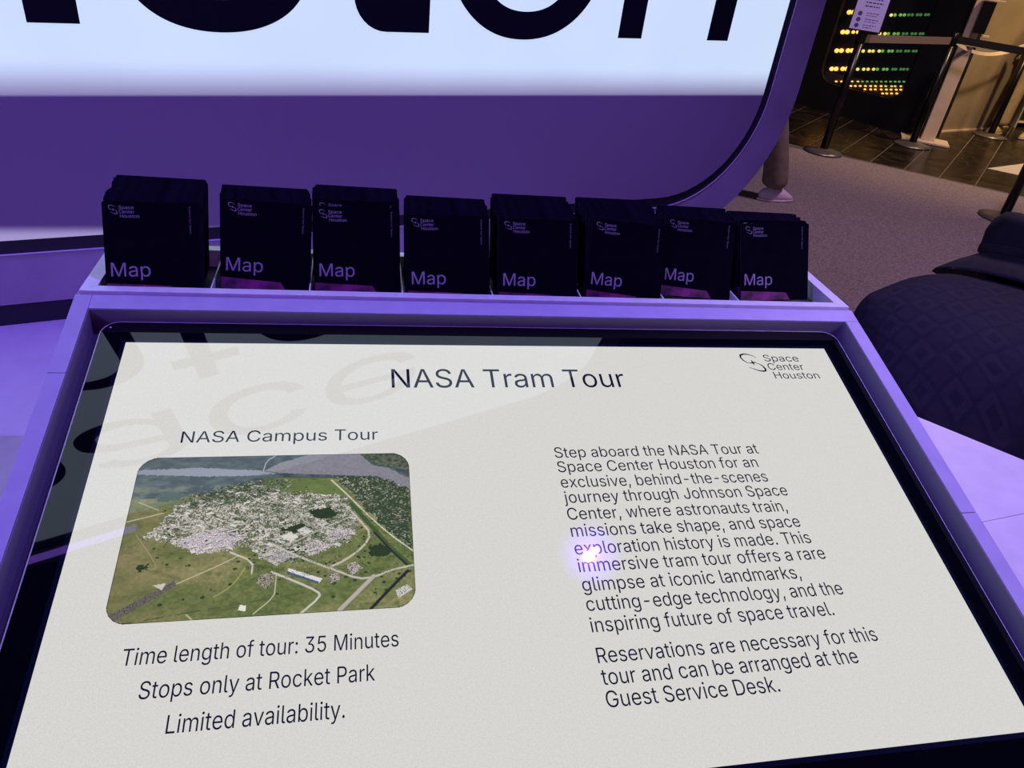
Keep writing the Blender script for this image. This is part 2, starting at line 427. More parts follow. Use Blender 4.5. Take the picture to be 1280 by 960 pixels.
for r in range(-7, 16):
    for c in range(-4, 6):
        off = (0.31 * r) % 0.92
        a, b = r * 0.275 + 0.004, (r + 1) * 0.275 - 0.004
        s, e = c * 0.92 + off + 0.004, (c + 1) * 0.92 + off - 0.004
        q = [o45 + v45 * a + u45 * s, o45 + v45 * b + u45 * s, o45 + v45 * b + u45 * e, o45 + v45 * a + u45 * e]
        q = clip([tuple(p) for p in q], (cpA.x + cn[0] * 0.02, cpA.y + cn[1] * 0.02), cn)
        if len(q) < 3: continue
        cx = sum(p[0] for p in q) / len(q); cy = sum(p[1] for p in q) / len(q)
        if cx > 8.6 or cy > 8.2 or cy < 2.4: continue
        prism('floor_tile', q, lambda p, h: (p[0], p[1], h), 0.0, 0.003, M['marble'], mb)

# black wall with the light case, tan wall beyond it
WA = Vector((4.6241, 7.0088, 0)); WD = Vector((0.55003, -0.83514, 0)); WN = Vector((-0.83514, -0.55003, 0))
def bw(s, z, off=0.0): return WA + WD * s + WN * off + Vector((0, 0, z))
win = rrect(0.06, 0.285, 0.975, 2.1, 0.16, 6)
outer = [(-2.6, 0.0), (1.37, 0.0), (1.37, 3.6), (-2.6, 3.6)]
def wall_with_window():
    # rectangle with a hole, bridged ring of equal vertex count
    n = len(win); per = []
    cx, cz = 0.5, 1.2
    for (x, z) in win:
        dx, dz = x - cx, z - cz; ts = []
        if dx > 0: ts.append((1.37 - cx) / dx)
        if dx < 0: ts.append((-2.6 - cx) / dx)
        if dz > 0: ts.append((3.6 - cz) / dz)
        if dz < 0: ts.append((0.0 - cz) / dz)
        t = min(ts); per.append((cx + dx * t, cz + dz * t))
    # push nearest samples onto the corners
    for cxr, czr in outer:
        k = min(range(n), key=lambda i: abs(math.atan2(per[i][1] - cz, per[i][0] - cx) - math.atan2(czr - cz, cxr - cx)))
        per[k] = (cxr, czr)
    return ring('wall_black', per, win, lambda p, h: bw(p[0], p[1], h), -0.30, 0.0, M['wall_black'])
wb = wall_with_window(); wb['kind'] = 'structure'; wb.name = 'wall_right'
tan0 = Vector((5.62, 6.186, 0)); tan1 = Vector((7.05, 6.745, 0))
td = (tan1 - tan0).normalized(); tn = Vector((td.y, -td.x, 0))
prism('wall_tan', [(0, 0), ((tan1 - tan0).length, 0), ((tan1 - tan0).length, 3.6), (0, 3.6)], lambda p, h: tan0 + td * p[0] + tn * h + Vector((0, 0, p[1])), -0.2, 0.0, M['wall_tan'], kind='structure').name = 'wall_right_tan'
prism('baseboard_right', [(0.1, 0), ((tan1 - tan0).length, 0), ((tan1 - tan0).length, 0.02), (0.1, 0.02)], lambda p, h: tan0 + td * p[0] + tn * h + Vector((0, 0, p[1])), 0.001, 0.02, M['cream'], kind='structure')

case = thing('light_display', 'black wall case with rows of orange and green lights behind the rope posts', 'light display', bw(0.5, 0.0, -0.1))
cl = case.location
def rel(v): return Vector(v) - cl
prism('case_back', rrect(0.04, 0.26, 1.0, 2.12, 0.16, 6), lambda p, h: rel(bw(p[0], p[1], h)), -0.28, -0.06, M['led_glass'], case)
prism('case_shelf', [(0.10, 0.300), (0.25, 0.292), (0.93, 0.292), (0.955, 0.36), (0.955, 0.40), (0.09, 0.38)], lambda p, h: rel(bw(p[0], p[1], h)), -0.058, -0.052, M['led_shelf'], case)
LED = [(0.143,0.966,'o'),(0.185,0.972,'o'),(0.143,0.779,'o'),(0.189,0.787,'o'),(0.252,0.798,'p'),(0.297,0.806,'p'),(0.143,0.599,'o'),(0.192,0.609,'o'),(0.261,0.622,'o'),(0.305,0.631,'o'),(0.152,0.42,'o'),(0.199,0.43,'o'),(0.269,0.445,'o'),(0.312,0.453,'o')]
for row in ([0.57,0.606,0.659,0.695,0.735,0.768,0.816,0.846,0.89,0.916],0.909,0.174),([0.524,0.574,0.607,0.663,0.70,0.749,0.782,0.831,0.863,0.906,0.932],0.737,0.178),([0.418,0.48,0.517,0.577,0.611,0.671,0.704,0.754,0.785,0.831,0.859,0.902,0.929],0.567,0.192),([0.425,0.486,0.53,0.585,0.623,0.683,0.717,0.773,0.801,0.85,0.878,0.911],0.385,0.207):
    for s in row[0]: LED.append((s, row[1] + row[2] * s, 'g'))
for row in ([0.244,0.30,0.411,0.471,0.516,0.565,0.612,0.658,0.704,0.75,0.795,0.839,0.878,0.922],0.2605,0.215),([0.414,0.46,0.51,0.563,0.616,0.664,0.719,0.765,0.821,0.855,0.91],0.215,0.2165),([0.57,0.628,0.674,0.732,0.783,0.828,0.878,0.922],0.182,0.2165),([0.76,0.80,0.847,0.897],0.132,0.231):
    for s in row[0]: LED.append((s, row[1] + row[2] * s, 'b'))
def led_mesh(m):
    me = bpy.data.meshes.new('lamp_dot'); bm = bmesh.new()
    bmesh.ops.create_uvsphere(bm, u_segments=10, v_segments=6, radius=1.0)
    bm.to_mesh(me); bm.free(); me.materials.append(m); return me
lm = {k: led_mesh(M[k]) for k in ('led_orange', 'led_yellow', 'led_green', 'led_dim')}
for s, z, t in LED:
    if t in 'op': key, r = 'led_orange', (0.0215 if t == 'o' else 0.016)
    elif t == 'b': key, r = ('led_orange' if z < 0.30 + 0.1 * s else 'led_yellow' if z < 0.262 + 0.215 * s - 0.01 or s < 0.5 else 'led_green'), 0.0125
    else: key, r = ('led_yellow' if s < 0.60 else 'led_green' if s < 0.73 else 'led_dim'), 0.016 - 0.006 * (s - 0.4)
    o = bpy.data.objects.new('lamp_dot', lm[key]); COL.objects.link(o); o.parent = case
    o.location = rel(bw(s, z, -0.045)); o.scale = (r * 1.1, r * 1.1, r * (1.0 if t != 'b' else 0.62))

# ================================================================== BIG SIGN
sign = thing('illuminated_sign', 'large backlit white sign with black lettering in a rounded purple-grey frame behind the kiosk', 'sign', sg(-1.1, 0.79, -0.1))
sl = sign.location
def sr(s, z, off=0.0): return sg(s, z, off) - sl
SL, SR_, ZB, ZT = -3.35, 1.013, 0.795, 3.51
def rr(inset): return rrect(SL + inset, ZB + inset, SR_ - inset, ZT - inset, 0.405 - inset, 14)
ring('frame', rr(0), rr(0.1035), lambda p, h: sr(p[0], p[1], h), -0.20, 0.0, M['frame_paint'], sign)
ring('lip_highlight', rr(0.1012), rr(0.1035), lambda p, h: sr(p[0], p[1], h), 0.0002, 0.0028, M['edge_highlight'], sign)  # light caught on the frame's inner edge, painted as a paler ring
ring('shadow_gap', rr(0.1035), rr(0.1325), lambda p, h: sr(p[0], p[1], h), -0.05, 0.0012, M['dark_recess'], sign)
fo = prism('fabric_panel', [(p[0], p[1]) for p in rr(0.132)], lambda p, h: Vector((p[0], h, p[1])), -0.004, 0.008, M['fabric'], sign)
# its own axes: x along the sign, z the height above the floor (the painted glow bands are laid out in them)
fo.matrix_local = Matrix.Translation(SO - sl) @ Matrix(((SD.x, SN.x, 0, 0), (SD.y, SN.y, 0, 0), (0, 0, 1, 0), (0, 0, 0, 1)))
LS = 2.594
sgl = lambda x, z: sr(x, z, 0.0100)
slope = lambda x, z: sgl(x, z + 1.3178 + (x - 0.712) * 0.0155)
for ch, xa, xb in (('H', -1.880, -1.475), ('o', -1.470, -1.100), ('u', -1.070, -0.678), ('s', -0.612, -0.298), ('o', -0.036, 0.334), ('n', 0.391, 0.712)):
    put_text('letter', ch, slope, xa, xb, 0.0, 0.985, M['sign_letter'], sign, res=12)
# the t has a broad flat foot with one rounded corner
foot = [(-0.152 - 0.063 * math.sin(a), 0.063 - 0.063 * math.cos(a)) for a in [i * math.pi / 16 for i in range(9)]]
tp = [(-0.063, 0.0)] + foot + [(-0.215, 0.338), (-0.262, 0.338), (-0.262, 0.398), (-0.215, 0.398), (-0.215, 0.500), (-0.144, 0.500), (-0.144, 0.398), (-0.063, 0.398), (-0.063, 0.338), (-0.144, 0.338), (-0.144, 0.062), (-0.063, 0.062)]
link_mesh('letter', [slope(x, z) for x, z in tp], [list(range(len(tp)))], M['sign_letter'], sign)
put_text('lettering', 'Center', sgl, -1.88 - 0.0478 * LS, -1.88 + 0.7507 * LS, 1.312 + 0.235 * LS, 0.985, M['sign_letter'], sign, res=12)
put_text('lettering', 'Space', sgl, -1.88 - 0.0536 * LS, -1.88 + 0.729 * LS, 1.312 + 0.47 * LS, 0.985, M['sign_letter'], sign, res=12)
# emblem at the left of the words
vs, fs = [], []
for arc, ws in ((ARC1, WID), (ARC2, [0.010, 0.018, 0.030, 0.044, 0.042, 0.034, 0.026, 0.016, 0.010])):
    base = len(vs); n = len(arc)
    for i, (x, y) in enumerate(arc):
        x2, y2 = arc[min(i + 1, n - 1)]; x1, y1 = arc[max(i - 1, 0)]
        d = math.hypot(x2 - x1, y2 - y1); nx, ny = -(y2 - y1) / d, (x2 - x1) / d; w = ws[i] / 2
        vs += [(x + nx * w, y + ny * w), (x - nx * w, y - ny * w)]
    fs += [[base + 2 * i, base + 2 * i + 1, base + 2 * i + 3, base + 2 * i + 2] for i in range(n - 1)]
base = len(vs)
for i in range(8):
    a = math.radians(45 * i + 8); r = 0.085 if i % 2 == 0 else 0.026
    vs.append((-0.34 + r * math.cos(a), 0.432 + r * math.sin(a)))
fs.append([base + i for i in range(8)])
link_mesh('emblem', [sgl(-1.88 + x * LS * 0.9, 1.34 + y * LS) for x, y in vs], fs, M['sign_letter'], sign)

# the plinth that carries the sign; its top runs forward beside the kiosk
pl = thing('plinth', 'low wide purple-lit plinth under the sign, left of the kiosk', 'plinth', (-1.6, 0.2, 0))
def pr(x, y, z): return Vector((x + 1.6, y - 0.2, z))
e0, e1, e2, e3 = sg(-3.3, 0, 0.03), sg(0.3, 0, 0.03), sg(0.3, 0, -0.28), sg(-3.3, 0, -0.28)
poly = [(-3.1, -1.5), (-0.545, -1.5), (-0.545, 0.24), (e1.x, 0.46), (e1.x, e1.y), (e2.x, e2.y), (e3.x, e3.y), (-3.4, -0.2)]
prism('body', poly, lambda p, h: pr(p[0], p[1], h), 0.0, 0.715, M['counter'], pl)
prism('plinth_top', poly, lambda p, h: pr(p[0], p[1], h), 0.717, 0.75, M['counter'], pl, bev=0.002)
prism('sign_foot', [(-3.1, 0.75), (0.25, 0.75), (0.25, 0.7945), (-3.1, 0.7945)], lambda p, h: pr(*sg(p[0], p[1], h)), -0.17, -0.004, M['dark_recess'], pl)

# ================================================================== RIGHT COUNTER
rc = thing('side_counter', 'pale lavender counter with a jointed top on the right of the kiosk', 'counter', (0.95, -0.3, 0))
def rcr(x, y, z): return Vector((x - 0.95, y + 0.3, z))
A0, A1 = Vector((0.66, 0.530)), Vector((2.05, -0.966))
ed = (A1 - A0).normalized(); en = Vector((ed.y, -ed.x))
# joint of the top panels runs through these two floor-plan points
J0, J1 = Vector((0.8703, -0.0649)), Vector((0.946, -0.0531)); jd = (J1 - J0).normalized(); jn = (-jd.y, jd.x)
cpoly = [(0.545, -1.6), (2.05, -1.6), (A1.x, A1.y), (A0.x, A0.y), (0.545, 0.40)]
prism('body', cpoly, lambda p, h: rcr(p[0], p[1], h), 0.0, 0.712, M['counter'], rc)
back = clip(cpoly, (J0.x + jn[0] * 0.0007, J0.y + jn[1] * 0.0007), jn)
front = clip(cpoly, (J0.x - jn[0] * 0.0007, J0.y - jn[1] * 0.0007), (-jn[0], -jn[1]))
prism('top_panel', back, lambda p, h: rcr(p[0], p[1], h), 0.714, 0.75, M['counter'], rc)
prism('top_panel', front, lambda p, h: rcr(p[0], p[1], h), 0.714, 0.75, M['counter'], rc)

# ================================================================== KIOSK
kk = thing('information_kiosk', 'purple-lit information kiosk with a sloping touchscreen in a raised rim', 'kiosk', (0, -0.2, 0))
def kr(v): return Vector(v) - Vector((0, -0.2, 0))
def ks(p, h): return kr(sp(p[0], p[1], h))
yb = -0.60
back_pt = sp(0, 0.063, -0.012); frt = sp(0, yb, -0.012)
prof = [(frt.y, 0.0), (frt.y, frt.z), (back_pt.y, back_pt.z), (0.0725 - 0.018, 1.062), (0.204, 1.062), (0.204, 0.0)]
prism('body', [(y, z) for y, z in prof], lambda p, h: kr((h, p[0], p[1])), -0.534, 0.534, M['kiosk_paint'], kk)
# raised rim: four rails with hairline joints
g = 0.0006
def rail(poly): return prism('rim_rail', poly, ks, -0.0118, 0.020, M['kiosk_paint'], kk)
rail([(-0.535, -0.067 + g), (-0.516, -0.067 + g), (-0.516, 0.062), (-0.535, 0.062)])
rail([(-0.535, yb), (-0.516, yb), (-0.516, -0.067 - g), (-0.535, -0.067 - g)])
rail([(-0.516 + g, 0.038), (0.535, 0.038), (0.535, 0.062), (-0.516 + g, 0.062)])
rail([(0.514, -0.291 + g), (0.535, -0.291 + g), (0.535, 0.038 - g), (0.514, 0.038 - g)])
rail([(0.514, yb), (0.535, yb), (0.535, -0.291 - g), (0.514, -0.291 - g)])
rail([(-0.516 + g, yb), (0.514 - g, yb), (0.514 - g, -0.577), (-0.516 + g, -0.577)])
# lip between rim and tray
prism('back_lip', [(-0.535, 0.0635), (0.535, 0.0635), (0.535, 0.072), (-0.535, 0.072)], ks, -0.0118, 0.016, M['kiosk_paint'], kk)

# touchscreen
ring('rim_shade_ring', rrect(-0.5155, -0.5765, 0.5136, 0.0376, 0.0004, 2), rrect(-0.5147, -0.5757, 0.5128, 0.0368, 0.0004, 2), ks, -0.0114, 0.0192, M['rim_shade'], kk)  # shade of the rim's inner walls put into a thin dark ring
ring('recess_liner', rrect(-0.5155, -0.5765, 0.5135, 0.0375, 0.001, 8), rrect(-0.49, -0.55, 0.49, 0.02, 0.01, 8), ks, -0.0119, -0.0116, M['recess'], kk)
ts = prism('touchscreen', rrect(-0.502, -0.564, 0.502, 0.035, 0.020, 8), ks, -0.008, 0.0, M['black_glass'], kk)
ts.data.materials.append(M['black_glass'])
ring('screen_edge', rrect(-0.5036, -0.5656, 0.5036, 0.0366, 0.0216, 8), rrect(-0.5021, -0.5641, 0.5021, 0.0351, 0.0201, 8), ks, -0.0115, -0.0006, M['steel'], ts)
W2, HS = 0.4705, 0.5293
link_mesh('screen_border', [ks(p, 0.0003) for p in ((-W2 - .005, .005), (W2 + .005, .005), (W2 + .005, -HS - .005), (-W2 - .005, -HS - .005))], [[0, 3, 2, 1]], M['lcd_border'], ts)
lit = link_mesh('lit_panel', [ks(p, 0.0006) for p in ((-W2, 0), (W2, 0), (W2, -HS), (-W2, -HS))], [[0, 3, 2, 1]], M['lit_screen'], ts)
def fix_up(o):
    me = o.data
    if me.polygons[0].normal.z < 0: me.flip_normals()
fix_up(lit); fix_up(bpy.data.objects['screen_border'])
T = lambda x, y: kr(sp(x, y, 0.0009))
def line(s, x0, x1, y, size, thin=0.0):
    put_text('text_line', s, T, x0, x1, y, size, M['ink'], ts, thin=thin)
line('NASA Tram Tour', -0.1556, 0.1483, -0.0735, 0.0605)
line('NASA Campus Tour', -0.3870, -0.1736, -0.1526, 0.0305)
line('Time length of tour: 35 Minutes', -0.4010, -0.1584, -0.3968, 0.0300)
line('Stops only at Rocket Park', -0.3816, -0.1808, -0.4271, 0.0300)
line('Limited availability.', -0.3550, -0.2076, -0.4575, 0.0300)
PARA = [("Step aboard the NASA Tour at", .2968, -.1838), ("Space Center Houston for an", .2886, -.2043), ("exclusive, behind-the-scenes", .2936, -.2257), ("journey through Johnson Space", .3119, -.2463), ("Center, where astronauts train,", .3022, -.2680), ("missions take shape, and space", .3106, -.2893), ("exploration history is made. This", .3151, -.3108), ("immersive tram tour offers a rare", .3245, -.3313), ("glimpse at iconic landmarks,", .2840, -.3530), ("cutting-edge technology, and the", .3266, -.3745), ("inspiring future of space travel.", .3047, -.3970), ("Reservations are necessary for this", .3422, -.4278), ("tour and can be arranged at the", .3092, -.4488), ("Guest Service Desk.", .2113, -.4696)]
for s, x1, y in PARA: line(s, 0.0325, x1, y, 0.0300)
logo_parts(lambda x, y: T(x, y), 0.069, 0.3695, -0.0586, M['ink'], ts)
# small sensor mark on the bezel
put_c = [(-0.4925 + 0.0012 * math.cos(a), 0.0255 + 0.0012 * math.sin(a)) for a in [i * math.pi / 4 for i in range(8)]]
prism('sensor_dot', put_c, ks, 0.0001, 0.0004, M['white_print'], ts)

# ---- aerial view shown on the screen: colours worked out point by point on a fine mesh
def aerial():
    NX, NY = 440, 288
    X0, X1, Y0, Y1 = -0.4238, -0.1398, -0.1722, -0.3583
    u, v = np.meshgrid((np.arange(NX) + .5) / NX, (np.arange(NY) + .5) / NY)
    rs = np.random.RandomState(3)
    def vn(fx, fy, seed):
        r = np.random.RandomState(seed); g = r.rand(int(fy) + 3, int(fx) + 3)
        x, y = u * fx, v * fy; i, j = x.astype(int), y.astype(int); a, b = x - i, y - j
        a = a * a * (3 - 2 * a); b = b * b * (3 - 2 * b)
        return (g[j, i] * (1 - a) + g[j, i + 1] * a) * (1 - b) + (g[j + 1, i] * (1 - a) + g[j + 1, i + 1] * a) * b
    def fbm(fx, fy, seed, o=4):
        t = 0; w = 0
        for k in range(o): t = t + vn(fx * 2 ** k, fy * 2 ** k, seed + k) * .5 ** k; w += .5 ** k
        return t / w
    n1, n2, n3 = fbm(6, 8, 10), fbm(30, 40, 20), fbm(110, 90, 30, 2)
    white = rs.rand(NY, NX)
    img = np.zeros((NY, NX, 3))
    C = lambda *c: np.array(c, float) / 255
    def mix(a, b, t): return a + (b - a) * np.clip(t, 0, 1)[..., None]
    img[:] = mix(np.broadcast_to(C(104, 116, 66), img.shape), np.broadcast_to(C(146, 142, 96), img.shape), (n1 - .35) * 2.2)
    img = mix(img, np.broadcast_to(C(82, 96, 52), img.shape), (n2 - .5) * 2)
    img *= (0.86 + 0.28 * n3)[..., None]
    img = mix(img, np.broadcast_to(C(136, 120, 88), img.shape), (0.42 - u) * 1.6 * (n1 + .1) * (v > .35))
    def inside(poly, jit=0.0):
        uu = u + (n2 - .5) * jit; vv = v + (n3 - .5) * jit
        c = np.zeros(u.shape, bool); n = len(poly)
        for i in range(n):
            (x1, y1), (x2, y2) = poly[i], poly[(i + 1) % n]
            if y1 == y2: continue
            c ^= ((y1 > vv) != (y2 > vv)) & (uu < (x2 - x1) * (vv - y1) / (y2 - y1) + x1)
        return c
    def fill(poly, a, b, t, jit=0.0):
        m = inside(poly, jit)
        col = mix(np.broadcast_to(C(*a), img.shape), np.broadcast_to(C(*b), img.shape), t)
        img[m] = col[m]
    # haze of woods at the top, then water
    top = v < 0.27 + 0.04 * (n1 - .5) - 0.10 * (u > .45)
    tc_ = mix(np.broadcast_to(C(62, 76, 80), img.shape), np.broadcast_to(C(104, 116, 110), img.shape), (n2 - .3) * 1.6)
    img[top] = tc_[top]
    img = np.where((v > .2)[..., None] & (v < .34)[..., None] & (u < .45)[..., None], mix(img, np.broadcast_to(C(120, 128, 104), img.shape), (n2 - .4) * 2), img)
    fill([(-.01, .085), (.219, .078), (.428, .105), (.496, .13), (.373, .142), (.223, .136), (.038, .118), (-.01, .112)], (132, 138, 152), (152, 158, 170), n1, .012)
    fill([(.447, .106), (.522, .047), (.6, .006), (.801, -.01), (.862, .091), (.923, .109), (.998, .19), (1.01, .29), (.901, .206), (.882, .168), (.702, .149), (.506, .127)], (126, 126, 138), (146, 144, 152), n3, .008)
    fill([(.806, -.01), (1.01, -.01), (1.01, .14), (.923, .103), (.862, .075)], (58, 70, 56), (120, 124, 104), n3 * 1.3 - .2, .015)
    fill([(.548, .215), (.605, .176), (.683, .185), (.732, .216), (.787, .3), (.704, .29), (.607, .277), (.512, .258), (.464, .246)], (92, 112, 60), (120, 132, 80), n2)
    fill([(.09, .26), (.141, .237), (.189, .266), (.147, .298), (.093, .295)], (70, 92, 84), (86, 104, 92), n3, .02)
    urb = inside([(.15, .332), (.306, .246), (.433, .2), (.54, .259), (.762, .299), (.787, .38), (.801, .535), (.764, .598), (.663, .655), (.575, .71), (.476, .671), (.419, .588), (.35, .614), (.257, .638), (.173, .569), (.065, .513), (.124, .422)], .05)
    urb2 = inside([(.702, .159), (.882, .168), (.996, .266), (.994, .665), (.915, .56), (.84, .401), (.762, .254)], .03)
    urb3 = inside([(.2, .25), (.43, .17), (.56, .17), (.54, .25), (.3, .34), (.16, .36)], .03)
    b = fbm(46, 56, 50, 2)
    bl = np.kron(rs.rand(NY // 2 + 1, NX // 3 + 1), np.ones((2, 3)))[:NY, :NX]
    town = mix(np.broadcast_to(C(84, 96, 66), img.shape), np.broadcast_to(C(216, 206, 200), img.shape), ((bl * .5 + b * .8 + (white - .5) * .7) - .45) * 2.2)
    img[urb] = town[urb]
    town2 = mix(np.broadcast_to(C(58, 74, 50), img.shape), np.broadcast_to(C(190, 184, 172), img.shape), ((bl * .6 + b * .4 + (white - .5) * .4) - .54) * 2.4)
    img[urb2] = town2[urb2]; img[urb3 & (bl > .4)] = town2[urb3 & (bl > .4)]
    def poly(p, c, speck=0.0, light=None):
        m = inside(p)
        col = np.broadcast_to(C(*c), img.shape).copy()
        if speck: col = mix(col, np.broadcast_to(C(*(light or (225, 215, 222))), img.shape), (white - (1 - speck)) * 4)
        img[m] = col[m]
    lots = [[(.171, .545), (.313, .475), (.397, .53), (.367, .599), (.252, .634)], [(.59, .625), (.652, .574), (.708, .61), (.65, .669)], [(.689, .552), (.726, .504), (.796, .534), (.755, .589)], [(.458, .662), (.527, .628), (.574, .672), (.523, .722)]]
    for q in lots: poly(q, (152, 144, 142), .6)
    # buildings: small blocks turned with the street grid, and street lines
    rb = np.random.RandomState(11)
    for k in range(170):
        cx_, cy_ = rb.uniform(.12, .80), rb.uniform(.24, .68)
        ii, jj = int(cy_ * NY), int(cx_ * NX)
        if not urb[ii, jj]: continue
        sc_ = .35 + cy_; a_, w_, h_2 = rb.choice((-.42, .55)), rb.uniform(.008, .026) * sc_, rb.uniform(.006, .016) * sc_
        dx_, dy_ = (u - cx_) * 1.526, (v - cy_) / .62
        px_, py_ = dx_ * math.cos(a_) + dy_ * math.sin(a_), -dx_ * math.sin(a_) + dy_ * math.cos(a_)
        m = (np.abs(px_) < w_) & (np.abs(py_) < h_2); g_ = rb.uniform(.78, 1.0)
        img[m] = C(226 * g_, 220 * g_, 214 * g_)
        m2 = (np.abs(px_) < w_) & (py_ >= h_2) & (py_ < h_2 + .007 * sc_)
        img[m2] = C(70, 74, 66)
    for k in range(260):
        cx_, cy_ = rb.uniform(.10, .99), rb.uniform(.2, .92)
        rr_ = rb.uniform(.003, .009) * (.4 + cy_)
        ii, jj = int(cy_ * NY), int(cx_ * NX)
        if cy_ > .7 and cx_ < .5 and k % 4: continue
        m = np.hypot((u - cx_) * 1.526, (v - cy_) * 1.4) < rr_ * (0.7 + .8 * n3)
        img[m] = C(50, 70, 38) * (0.8 + .5 * n3[m][:, None])
    # mown bands and old tracks in the fields
    for a0, b0, w_, c_ in ((.9, .35, .004, (150, 140, 92)), (.86, .62, .003, (146, 140, 96)), (.3, .95, .004, (86, 98, 58))):
        d_ = np.abs(((v - b0) - (u - .3) * (a0 - .5)))
        m = (d_ < w_) & (v > .62) & (u < .62) & (n2 > .42)
        img[m] = C(*c_)
    # copses
    for q in ([(.83, .63), (.88, .62), (.93, .66), (.90, .70), (.85, .70)], [(.06, .69), (.10, .68), (.11, .705), (.07, .715)], [(.52, .5), (.60, .47), (.64, .5), (.58, .53)], [(.62, .39), (.70, .37), (.74, .42), (.66, .45)]):
        m = inside(q, .03); img[m] = C(46, 64, 36) * (0.8 + 0.4 * white[m][:, None])
    def stroke(pts, wdt, c):
        asp = 1.526
        d = np.full(u.shape, 9.)
        for (x1, y1), (x2, y2) in zip(pts[:-1], pts[1:]):
            dx, dy = (x2 - x1) * asp, y2 - y1; L = dx * dx + dy * dy + 1e-9
            t = np.clip((((u - x1) * asp) * dx + (v - y1) * dy) / L, 0, 1)
            d = np.minimum(d, np.hypot((u - x1) * asp - t * dx, (v - y1) - t * dy))
        nonlocal_img[0] = mix(nonlocal_img[0], np.broadcast_to(C(*c), img.shape), np.clip((wdt - d) / .003 + .5, 0, 1))
    nonlocal_img = [img]
    def smooth(p):
        out = [p[0]]
        for a, b_ in zip(p[:-1], p[1:]):
            out += [(a[0] * .75 + b_[0] * .25, a[1] * .75 + b_[1] * .25), (a[0] * .25 + b_[0] * .75, a[1] * .25 + b_[1] * .75)]
        return out + [p[-1]]
    stroke([(.777, .353), (.858, .522), (.914, .642), (.987, .761)], .013, (70, 96, 52))
    stroke([(.86, .545), (.914, .652), (.98, .765)], .006, (48, 50, 48))
    stroke(smooth([(.976, .791), (.91, .893), (.845, .997)]), .008, (42, 44, 44))
    for p, w_, c in (([(.702, .187), (.762, .29), (.84, .435), (.915, .56), (1.0, .673)], .0045, (214, 206, 190)),
                     ([(.753, .36), (.811, .468), (.849, .555), (.82, .635), (.756, .71), (.706, .745)], .006, (200, 192, 178)),
                     ([(.508, .603), (.582, .664), (.665, .726), (.729, .77), (.801, .823), (.856, .819), (.921, .779), (1.0, .758)], .006, (196, 190, 180)),
                     ([(.856, .812), (.801, .898), (.74, .994)], .011, (186, 176, 170)),
                     ([(.507, .758), (.588, .818), (.669, .885), (.674, .915), (.611, 1.002)], .006, (204, 200, 190)),
                     ([(.388, .656), (.331, .705), (.204, .798)], .0028, (196, 186, 162)),
                     ([(.0, .422), (.119, .372)], .003, (200, 190, 168)), ([(.028, .299), (.1, .354)], .003, (180, 176, 158)),
                     ([(.482, .609), (.562, .599), (.651, .524), (.782, .432)], .0035, (196, 190, 182)),
                     ([(.364, .631), (.442, .691), (.442, .76)], .005, (206, 198, 190)),
                     ([(.524, .77), (.524, .842), (.522, .901), (.459, .987)], .003, (202, 194, 170)),
                     ([(.043, .504), (.09, .60), (.137, .711), (.10, .705)], .0025, (160, 150, 110)),
                     ([(.418, .728), (.382, .829), (.327, .882)], .0025, (176, 170, 92)),
                     ([(.25, .97), (.27, 1.0)], .004, (190, 180, 140)),
                     ([(.447, .11), (.455, .04), (.49, .0)], .003, (180, 180, 176))):
        stroke(smooth(p), w_, c)
    img = nonlocal_img[0]
    stroke = None
    for q, c, s in (([(.563, .74), (.68, .811), (.668, .84), (.56, .77)], (226, 222, 224), 0), ([(.560, .757), (.668, .828), (.668, .842), (.558, .772)], (82, 96, 118), 0),
                    ([(.414, .933), (.435, .939), (.433, .97), (.41, .961)], (236, 232, 220), 0), ([(.529, .548), (.564, .521), (.592, .553), (.566, .583)], (224, 218, 206), 0),
                    ([(.582, .511), (.613, .488), (.638, .523), (.611, .549)], (214, 210, 204), 0), ([(.012, .948), (.194, .782), (.205, .805), (.032, .984)], (112, 104, 100), .35),
                    ([(.47, .775), (.507, .758), (.518, .812), (.494, .854), (.46, .815)], (176, 166, 152), .5), ([(.76, .74), (.79, .72), (.82, .76), (.78, .80)], (200, 186, 186), .5),
                    ([(.70, .79), (.73, .78), (.74, .82), (.71, .84)], (190, 180, 180), .5), ([(.93, .90), (.97, .87), (.99, .9), (.94, .95)], (210, 206, 200), .3),
                    ([(.13, .80), (.17, .79), (.16, .83)], (206, 200, 190), 0)):
        m = np.zeros(u.shape, bool); cc = inside(q); m |= cc
        col = np.broadcast_to(C(*c), img.shape).copy()
        if s: col = mix(col, np.broadcast_to(C(60, 66, 50), img.shape), (white - (1 - s)) * 4)
        img[m] = col[m]
    # tree speckle over the campus and along roads
    tr = (white > .80) & (v > .32) & (v < .80) & (u > .42) & (n2 > .45)
    img[tr] = img[tr] * .45 + C(38, 58, 30) * .55
    img = np.clip(img, 0, 1)
    lin = np.where(img <= .04045, img / 12.92, ((img + .055) / 1.055) ** 2.4)
    vx = X0 + (X1 - X0) * np.arange(NX + 1) / NX; vy = Y0 + (Y1 - Y0) * np.arange(NY + 1) / NY
    gx, gy = np.meshgrid(vx, vy)
    pts = np.empty(((NX + 1) * (NY + 1), 3))
    h = 0.0009
    pts[:, 0] = gx.ravel(); yy = gy.ravel()
    pts[:, 1] = EY.y * yy + EN.y * h + O.y + 0.2; pts[:, 2] = EY.z * yy + EN.z * h + O.z
    fi = (np.arange(NY)[:, None] * (NX + 1) + np.arange(NX)[None, :])
    quads = np.stack([fi, fi + NX + 1, fi + NX + 2, fi + 1], -1).reshape(-1, 4)
    cx = ((X0 + (X1 - X0) * u) - (X0 + X1) / 2); cy = ((Y0 + (Y1 - Y0) * v) - (Y0 + Y1) / 2)
